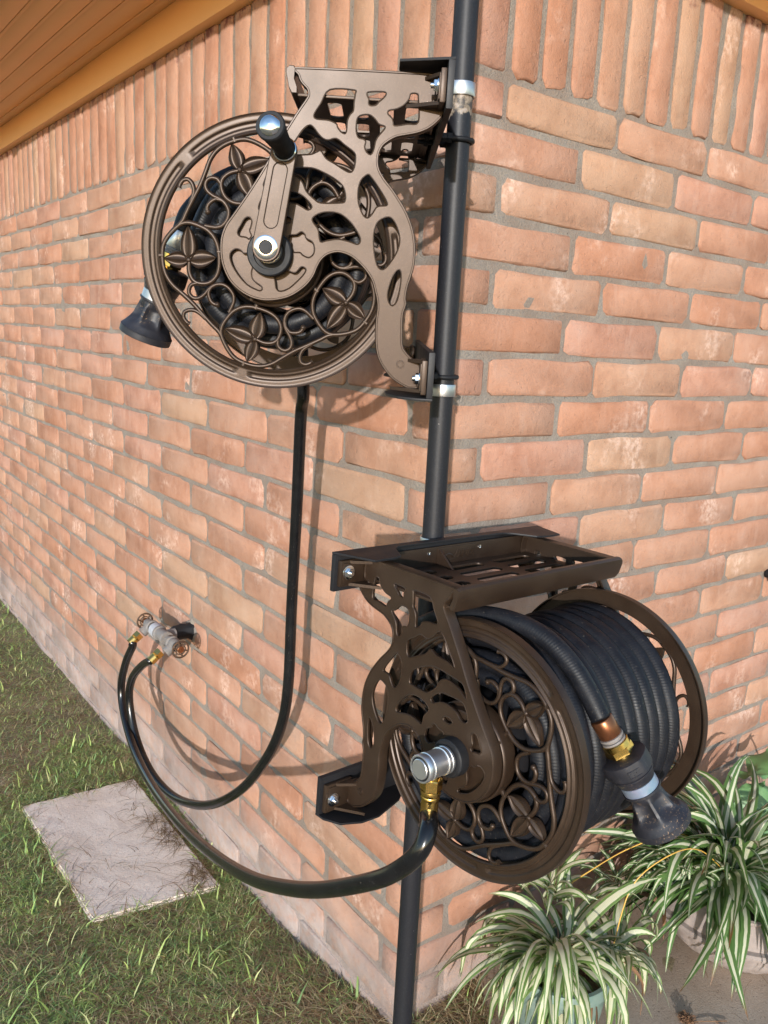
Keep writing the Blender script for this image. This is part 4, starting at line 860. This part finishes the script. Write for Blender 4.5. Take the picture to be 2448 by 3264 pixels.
nozzle(MU, HU_, aU, dUx, 'black fluted twist nozzle behind the left rim of the upper reel', STEEL, False)
# leader hoses from the taps to the reels
TAPU = [Vector(p) for p in DATA['up']]; LOP = [Vector(p) for p in DATA['lo']]

HU2 = eU
V1 = lambda u, off, z: dL*u+nL*off+Vector((0,0,z))
e1, e2 = V1(1.089,.150,-1.340), V1(.935,.150,-1.340)
def leader(label, pts, start, end_, edir):
    root = empty('leader_hose', label, 'supply hose', start, group='glossy black supply hoses from the taps')
    P = [Vector(q)-start for q in cat([tuple(p) for p in [start]+pts+[end_]], 8)]
    hose_obj('hose', P, .0112, VINYL, root, 20)
    d = Vector(edir).normalized(); o0 = end_-start
    g = G(); g.lathe([(-.004,.0118),(-.003,.0130),(.014,.0130),(.015,.0122),(.017,.0135),(.019,.0125)], 48, o0, d, fn=lambda t, a: 1-.05*(math.cos(6*a) > .3)*(t < .014)); g.lathe([(.019,.0150),(.0335,.0150)], 6, o0, d, capa=True, capb=True)
    g.obj('brass_coupling', BRASS, root, 30); return root
outd = nL*.80+Vector((0,0,-.60))
leader('long black supply hose from the far tap sweeping low to the lower reel', LOP, eL, e1, -outd)
leader('black supply hose hanging from the upper reel and curling up to the near tap', TAPU, eU, e2, -outd)
# ------------------------------------------------------------------ double outdoor tap on the left-hand wall
tp = V1(1.0,0,-1.302); M_ = Matrix.Translation(tp) @ frameL(); root = empty('water_tap', 'double outdoor water tap, grey iron tee with two rusty handwheels, on the long brick wall', 'tap', mat=M_)
X = (1,0,0); Y = (0,1,0)
g = G(); g.lathe([(-.01,.026),(.004,.026),(.012,.021),(.03,.022),(.045,.020),(.055,.021),(.062,.017)], 22, (.012,0,-.004), Y, capb=True, fn=lambda t, a: 1+.10*math.sin(3*a+t*90)+.05*math.sin(7*a)); g.obj('tape_wrapping', DEADLEAF if False else BLKPL, root, 50)
g = G(); g.lathe([(-.016,.030),(.0,.034),(.0035,.030),(.0045,.020)], 20, (.012,0,-.004), Y, fn=lambda t, a: 1+.16*math.sin(5*a)); g.obj('mortar_collar', MORTAR, root, 60)
g = G(); g.lathe([(.055,.0155),(.09,.0155)], 24, (.0,0,0), Y, capb=True); g.lathe([(-.030,.019),(-.027,.0205),(-.021,.0205),(-.019,.0175),(.020,.0175),(.022,.0205),(.030,.0205),(.032,.018)], 28, (0,.09,0), X, capa=True, capb=True); g.obj('pipe_tee', GALV, root, 35)
g = G(); g.lathe([(.028,.0165),(.03,.0205),(.058,.0205),(.06,.0165)], 28, (0,.09,0), X, capa=True, capb=True); g.obj('pipe_union', WHITEFIT, root, 35)
for x0, s_ in ((.070, 1), (-.052, -1)):
    g = G(); g.lathe([(-.016,.0125),(.02,.0125)], 20, (x0,.09,0), (s_,0,0)); g.lathe([(.006,.0155),(.009,.0195),(.014,.0195),(.016,.016),(.026,.0175),(.034,.0165),(.040,.0135),(.044,.0135)], 26, (x0,.09,0), (s_,0,0)); g.lathe([(.044,.0120),(.053,.0120)], 6, (x0,.09,0), (s_,0,0), capb=True); g.lathe([(.05,.0045),(.070,.0045)], 10, (x0,.09,0), (s_,0,0), capb=True)
    dn = Vector((0,.80,-.60)); c = Vector((x0+s_*.026,.09,0)); g.lathe([(.0,.0140),(.022,.0135),(.026,.0145),(.031,.0145)], 22, c, dn, capb=True); v = g.obj('valve_body', GALV, root, 35)
    g = G(); cx = x0+s_*.068; g.tube([(cx,.09+.0225*math.cos(2*math.pi*k/40),.0225*math.sin(2*math.pi*k/40)) for k in range(40)], .0026, 8, closed=True); g.tube([(cx,.09+.0135*math.cos(2*math.pi*k/30),.0135*math.sin(2*math.pi*k/30)) for k in range(30)], .0017, 6, closed=True)
    for k in range(6): a = 2*math.pi*k/6+.3; g.tube([(cx,.09+.012*math.cos(a),.012*math.sin(a)), (cx,.09+.0225*math.cos(a),.0225*math.sin(a))], .0026, 6)
    for k in range(5): a = 2*math.pi*k/5; g.tube([(cx,.09+.004*math.cos(a),.004*math.sin(a)), (cx,.09+.013*math.cos(a),.013*math.sin(a))], .002, 6)
    hw = g.obj('handwheel', RUST, root, 50); g = G(); g.lathe([(-.003,.0095),(.0025,.0095),(.0035,.0080),(.0035,.0025),(.0055,.0022),(.0058,0)], 24, (cx,.09,0), (s_,0,0), capa=True); g.obj('handwheel_hub', COPPER, hw, 40)
# small black fitting at the right edge of the picture
tp = dR*1.225+Vector((0,0,-1.034)); M_ = Matrix.Translation(tp) @ frameR(); root = empty('wall_fitting', 'small black ribbed fitting sticking out of the brick wall at the right edge', 'fitting', mat=M_)
g = G(); g.lathe([(0,.012),(.02,.012),(.021,.0165),(.045,.0175),(.047,.0165)], 30, (0,0,0), Y, capa=True); g.obj('fitting_body', BLKPL, root, 40)
g = G(); g.lathe([(.0455,.0185),(.048,.0205),(.072,.0200),(.0745,.0180),(.0735,.0150),(.070,.0145),(.070,0)], 60, (0,0,0), Y, fn=lambda t, a: 1+.03*math.cos(20*a)*(.047 < t < .073), capa=True); g.obj('ribbed_cap', BLKPL, root, 40)
g = G(); g.lathe([(.0215,.0185),(.022,.0200),(.032,.0200),(.0325,.0185)], 40, (0,0,0), Y, capa=True, capb=True); g.obj('pale_ring', CELADON, root, 40)

# ------------------------------------------------------------------ pots and variegated spider plants
def pot_a():
    g = G(); r, h = .098, .155
    g.lathe([(0,.070),(.004,.074),(.03,.082),(.07,.090),(.11,.095),(.128,.097),(.130,.1025),(.151,.1035),(.155,.101),(.155,.093),(.135,.089),(.12,.087)], 72, (0,0,0), (0,0,1), capa=True)
    o = g.obj('flower_pot', CELADON, None, 40); o.location = (.322,.060,ZR+.001); tag(o, 'pale blue green glazed pot nearly hidden under the cream striped plant', 'flower pot')
    g = G(); g.lathe([(0,.0885),(.0,.0)], 40, (0,0,.134), (0,0,1)); g.obj('potting_soil', SOIL, o, 0)
def pot_b():
    g = G(); fl = lambda t, a: 1+.022*abs(math.sin(12*a))*(1 if .012 < t < .108 else 0)
    g.lathe([(0,.098),(.004,.104),(.012,.108),(.03,.135),(.06,.165),(.09,.184),(.106,.190)], 168, (0,0,0), (0,0,1), fn=fl, capa=True)
    f2 = lambda t, a: 1+.012*abs(math.sin(24*a))*(1 if .128 < t < .168 else 0)
    g.lathe([(.105,.190),(.108,.200),(.116,.203),(.121,.199),(.123,.188),(.130,.186),(.150,.176),(.168,.166),(.172,.170),(.178,.170),(.180,.164),(.172,.156),(.15,.150)], 168, (0,0,0), (0,0,1), fn=f2)
    o = g.obj('flower_pot', POTGREY, None, 40); o.location = (.755,.395,ZR+.001); tag(o, 'wide weathered grey fluted bowl planter with a rounded rim on the patio', 'flower pot')
    g = G(); g.lathe([(0,.153),(0,0)], 40, (0,0,.160), (0,0,1)); g.obj('potting_soil', SOIL, o, 0)
pot_a(); pot_b()
def leaf_mesh(heart, az, el, L, W_, droop, twist, side, r, curl=0, fold=.25):
    """arching strap leaf, 3 verts across, in the plant's own axes"""
    n = 10; p = Vector((math.cos(az)*.008, math.sin(az)*.008, 0)); V = []; F = []; UV = []; a = el; hd = az
    for i in range(n+1):
        t = i/n; d = Vector((math.cos(hd)*math.cos(a), math.sin(hd)*math.cos(a), math.sin(a))); s_ = Vector((-math.sin(hd), math.cos(hd), 0)); nn = s_.cross(d); tw = twist*t
        s2 = s_*math.cos(tw)+nn*math.sin(tw); n2 = nn*math.cos(tw)-s_*math.sin(tw); wd = W_*.5*(.35+.65*min(1, t/.3))*(1-max(0, (t-.35)/.65)**2.0)+.0004
        for k, (q, h) in enumerate(((-1, fold*1), (0, 0), (1, fold*1))): V.append(p+s2*(q*wd)-n2*(-h*wd)); UV.append((k/2, t))
        p = p+d*(L/n); a -= droop/n*(.25+1.1*math.exp(-((t-.5)/.28)**2)*1.1+.35*t); hd += curl/n
        a = max(a, -1.5)
    out = []
    for v in V:
        wv = v+heart; off = (wv.x-wv.y)*S2
        if off < .008: wv += nR*(.008-off+.0025*r.random())
        if wv.z < ZR+.004: wv.z = ZR+.004+r.random()*.003
        # keep leaves from running through the bowl and the pot
        out.append(wv-heart)
    for i in range(n):
        for k in range(2): b_ = i*3+k; F.append((b_, b_+1, b_+4, b_+3))
    me = D.meshes.new('leaf'); me.from_pydata([v[:] for v in out], [], F); uv = me.uv_layers.new(name='UVMap'); uv.data.foreach_set('uv', [c for f in me.polygons for v in f.vertices for c in UV[v]])
    me.polygons.foreach_set('use_smooth', [True]*len(me.polygons)); return me
def spider(label, heart, n, Lr, Wr, elr, matl, seed, azs=None, droop=(1.2,2.6), dead=0):
    heart = Vector(heart); root = empty('spider_plant', label, 'plant', heart, group='cream and green striped spider plants'); r = random.Random(seed)
    for i in range(n):
        az = azs(r) if azs else r.uniform(0, 2*math.pi); el = r.uniform(*elr); L = r.uniform(*Lr); me = leaf_mesh(heart, az, el, L, r.uniform(*Wr), r.uniform(*droop), r.uniform(-1.6,1.6), 0, r, r.uniform(-.9,.9), r.uniform(.1,.45))
        me.materials.append(matl); o = link(D.objects.new('leaf', me), root); o.location = (r.uniform(-.022,.022), r.uniform(-.022,.022), r.uniform(-.015,.01))
    for i in range(dead):
        az = r.uniform(-2.9, .6); me = leaf_mesh(heart, az, r.uniform(-.3,.5), r.uniform(.10,.18), r.uniform(.006,.011), r.uniform(2.2,3.6), r.uniform(-4,4), 0, r, r.uniform(-.6,.6), .6); me.materials.append(DEADLEAF)
        o = link(D.objects.new('leaf', me), root); o['label'] = 'withered brown leaf hanging below the green ones'; o.location = (0,0,-.015)
    return root
view_az = -1.45       # towards the viewer
spider('cream striped spider plant drooping over the pale glazed pot', (.318,.066,-1.664), 104, (.13,.30), (.013,.025), (-.35,1.2), LEAFA, 11, lambda r: r.choice((r.uniform(0,6.28), r.gauss(-1.7,1.0), r.gauss(-2.4,.8))), (1.0,3.0), 20)
spider('large green and cream spider plant arching out of the grey fluted bowl', (.722,.388,-1.652), 240, (.18,.38), (.017,.028), (.05,1.5), LEAFB, 12, lambda r: r.choice((r.uniform(0,6.28), r.gauss(-1.9,1.0), r.gauss(3.3,.5), r.gauss(-2.6,.6))), (.7,2.1), 6)
spider('small striped spider plantlet on a runner between the two pots', (.430,.110,-1.668), 44, (.09,.21), (.012,.021), (-.2,1.1), LEAFA, 13, None, (1.2,3.2), 3)
spider('small striped spider plantlet close to the brick wall behind the glazed pot', (.300,.150,-1.600), 26, (.08,.17), (.010,.018), (.1,1.35), LEAFA, 14, None, (.8,2.2), 2)
spider('tiny spider plantlet hanging in front of the grey bowl', (.60,.275,-1.585), 18, (.05,.11), (.005,.010), (.0,1.2), LEAFB, 15, None, (.8,2.4), 0)
spider('crowded small spider plantlet low at the wall foot between the pots', (.47,.315,-1.66), 26, (.07,.15), (.006,.012), (.1,1.3), LEAFB, 16, None, (.8,2.6), 4)
def stolon(label, P):
    P = [Vector(p) for p in P]; g = G(); o0 = P[0]; g.tube(cat([tuple(p-o0) for p in P], 8), .0014, 6); o = g.obj('plant_runner', STOLON, None, 60); o.location = o0; tag(o, label, 'plant stem')
stolon('yellow runner stem arching between the two potted plants', [(.722,.37,-1.64),(.62,.26,-1.515),(.54,.19,-1.49),(.46,.14,-1.54),(.432,.115,-1.665)])
stolon('thin yellow runner trailing down across the glazed pot to the patio', [(.318,.060,-1.66),(.300,.000,-1.67),(.280,-.055,-1.74),(.27,-.085,-1.80),(.26,-.11,-1.825)])
stolon('yellow runner stem reaching from the grey bowl back to the wall plantlet', [(.71,.38,-1.63),(.60,.34,-1.53),(.48,.28,-1.54),(.37,.20,-1.57),(.300,.150,-1.600)])
# broad leaved plant cut by the right edge
root = empty('broad_leaf_plant', 'broad green leaved plant against the wall at the right edge', 'plant', (1.03,.83,ZR))
def broad(c, az, el, L, W_, roll=0):
    V = []; F = []; n = 14; m2 = 8; d = Vector((math.cos(az)*math.cos(el), math.sin(az)*math.cos(el), math.sin(el))); s_ = Vector((-math.sin(az), math.cos(az), 0)); nn = s_.cross(d)
    s_, nn = s_*math.cos(roll)+nn*math.sin(roll), nn*math.cos(roll)-s_*math.sin(roll)
    for i in range(n+1):
        t = i/n; wd = W_*(math.sin(math.pi*t**.62))**.75*.5+.0005
        for j in range(m2+1): v = -1+2*j/m2; V.append(Vector(c)+d*(L*(t-.12*(1-abs(v))*(t < .05)))+s_*wd*v+nn*(-.10*L*t*t+.010*abs(v)*math.sin(t*9+2)+.006*abs(v)))
    for i in range(n):
        for j in range(m2): a = i*(m2+1)+j; F.append((a, a+1, a+m2+2, a+m2+1))
    g = G(); g.add([v-Vector((1.03,.83,ZR)) for v in V], F); g.obj('leaf', BROAD, root, 60)
    g = G(); g.tube(cat([tuple(Vector((0,0,.0))), tuple((Vector(c)-Vector((1.03,.83,ZR)))*.55+Vector((0,0,.05))), tuple(Vector(c)-Vector((1.03,.83,ZR)))], 5), .0028, 6); g.obj('stem', BROAD, root, 60)
for a in (((.885,.70,-1.575), -2.2, -1.0, .16, .115, .5), ((.90,.76,-1.50), -2.1, -.4, .12, .085, -.4), ((.90,.64,-1.62), -2.4, -.5, .10, .07, .3), ((1.0,.80,-1.58), -1.2, -.7, .15, .10, .2), ((.90,.74,-1.56), 2.9, -.2, .09, .06, -.2), ((.97,.68,-1.70), -1.7, -.8, .13, .09, .1)): broad(*a)
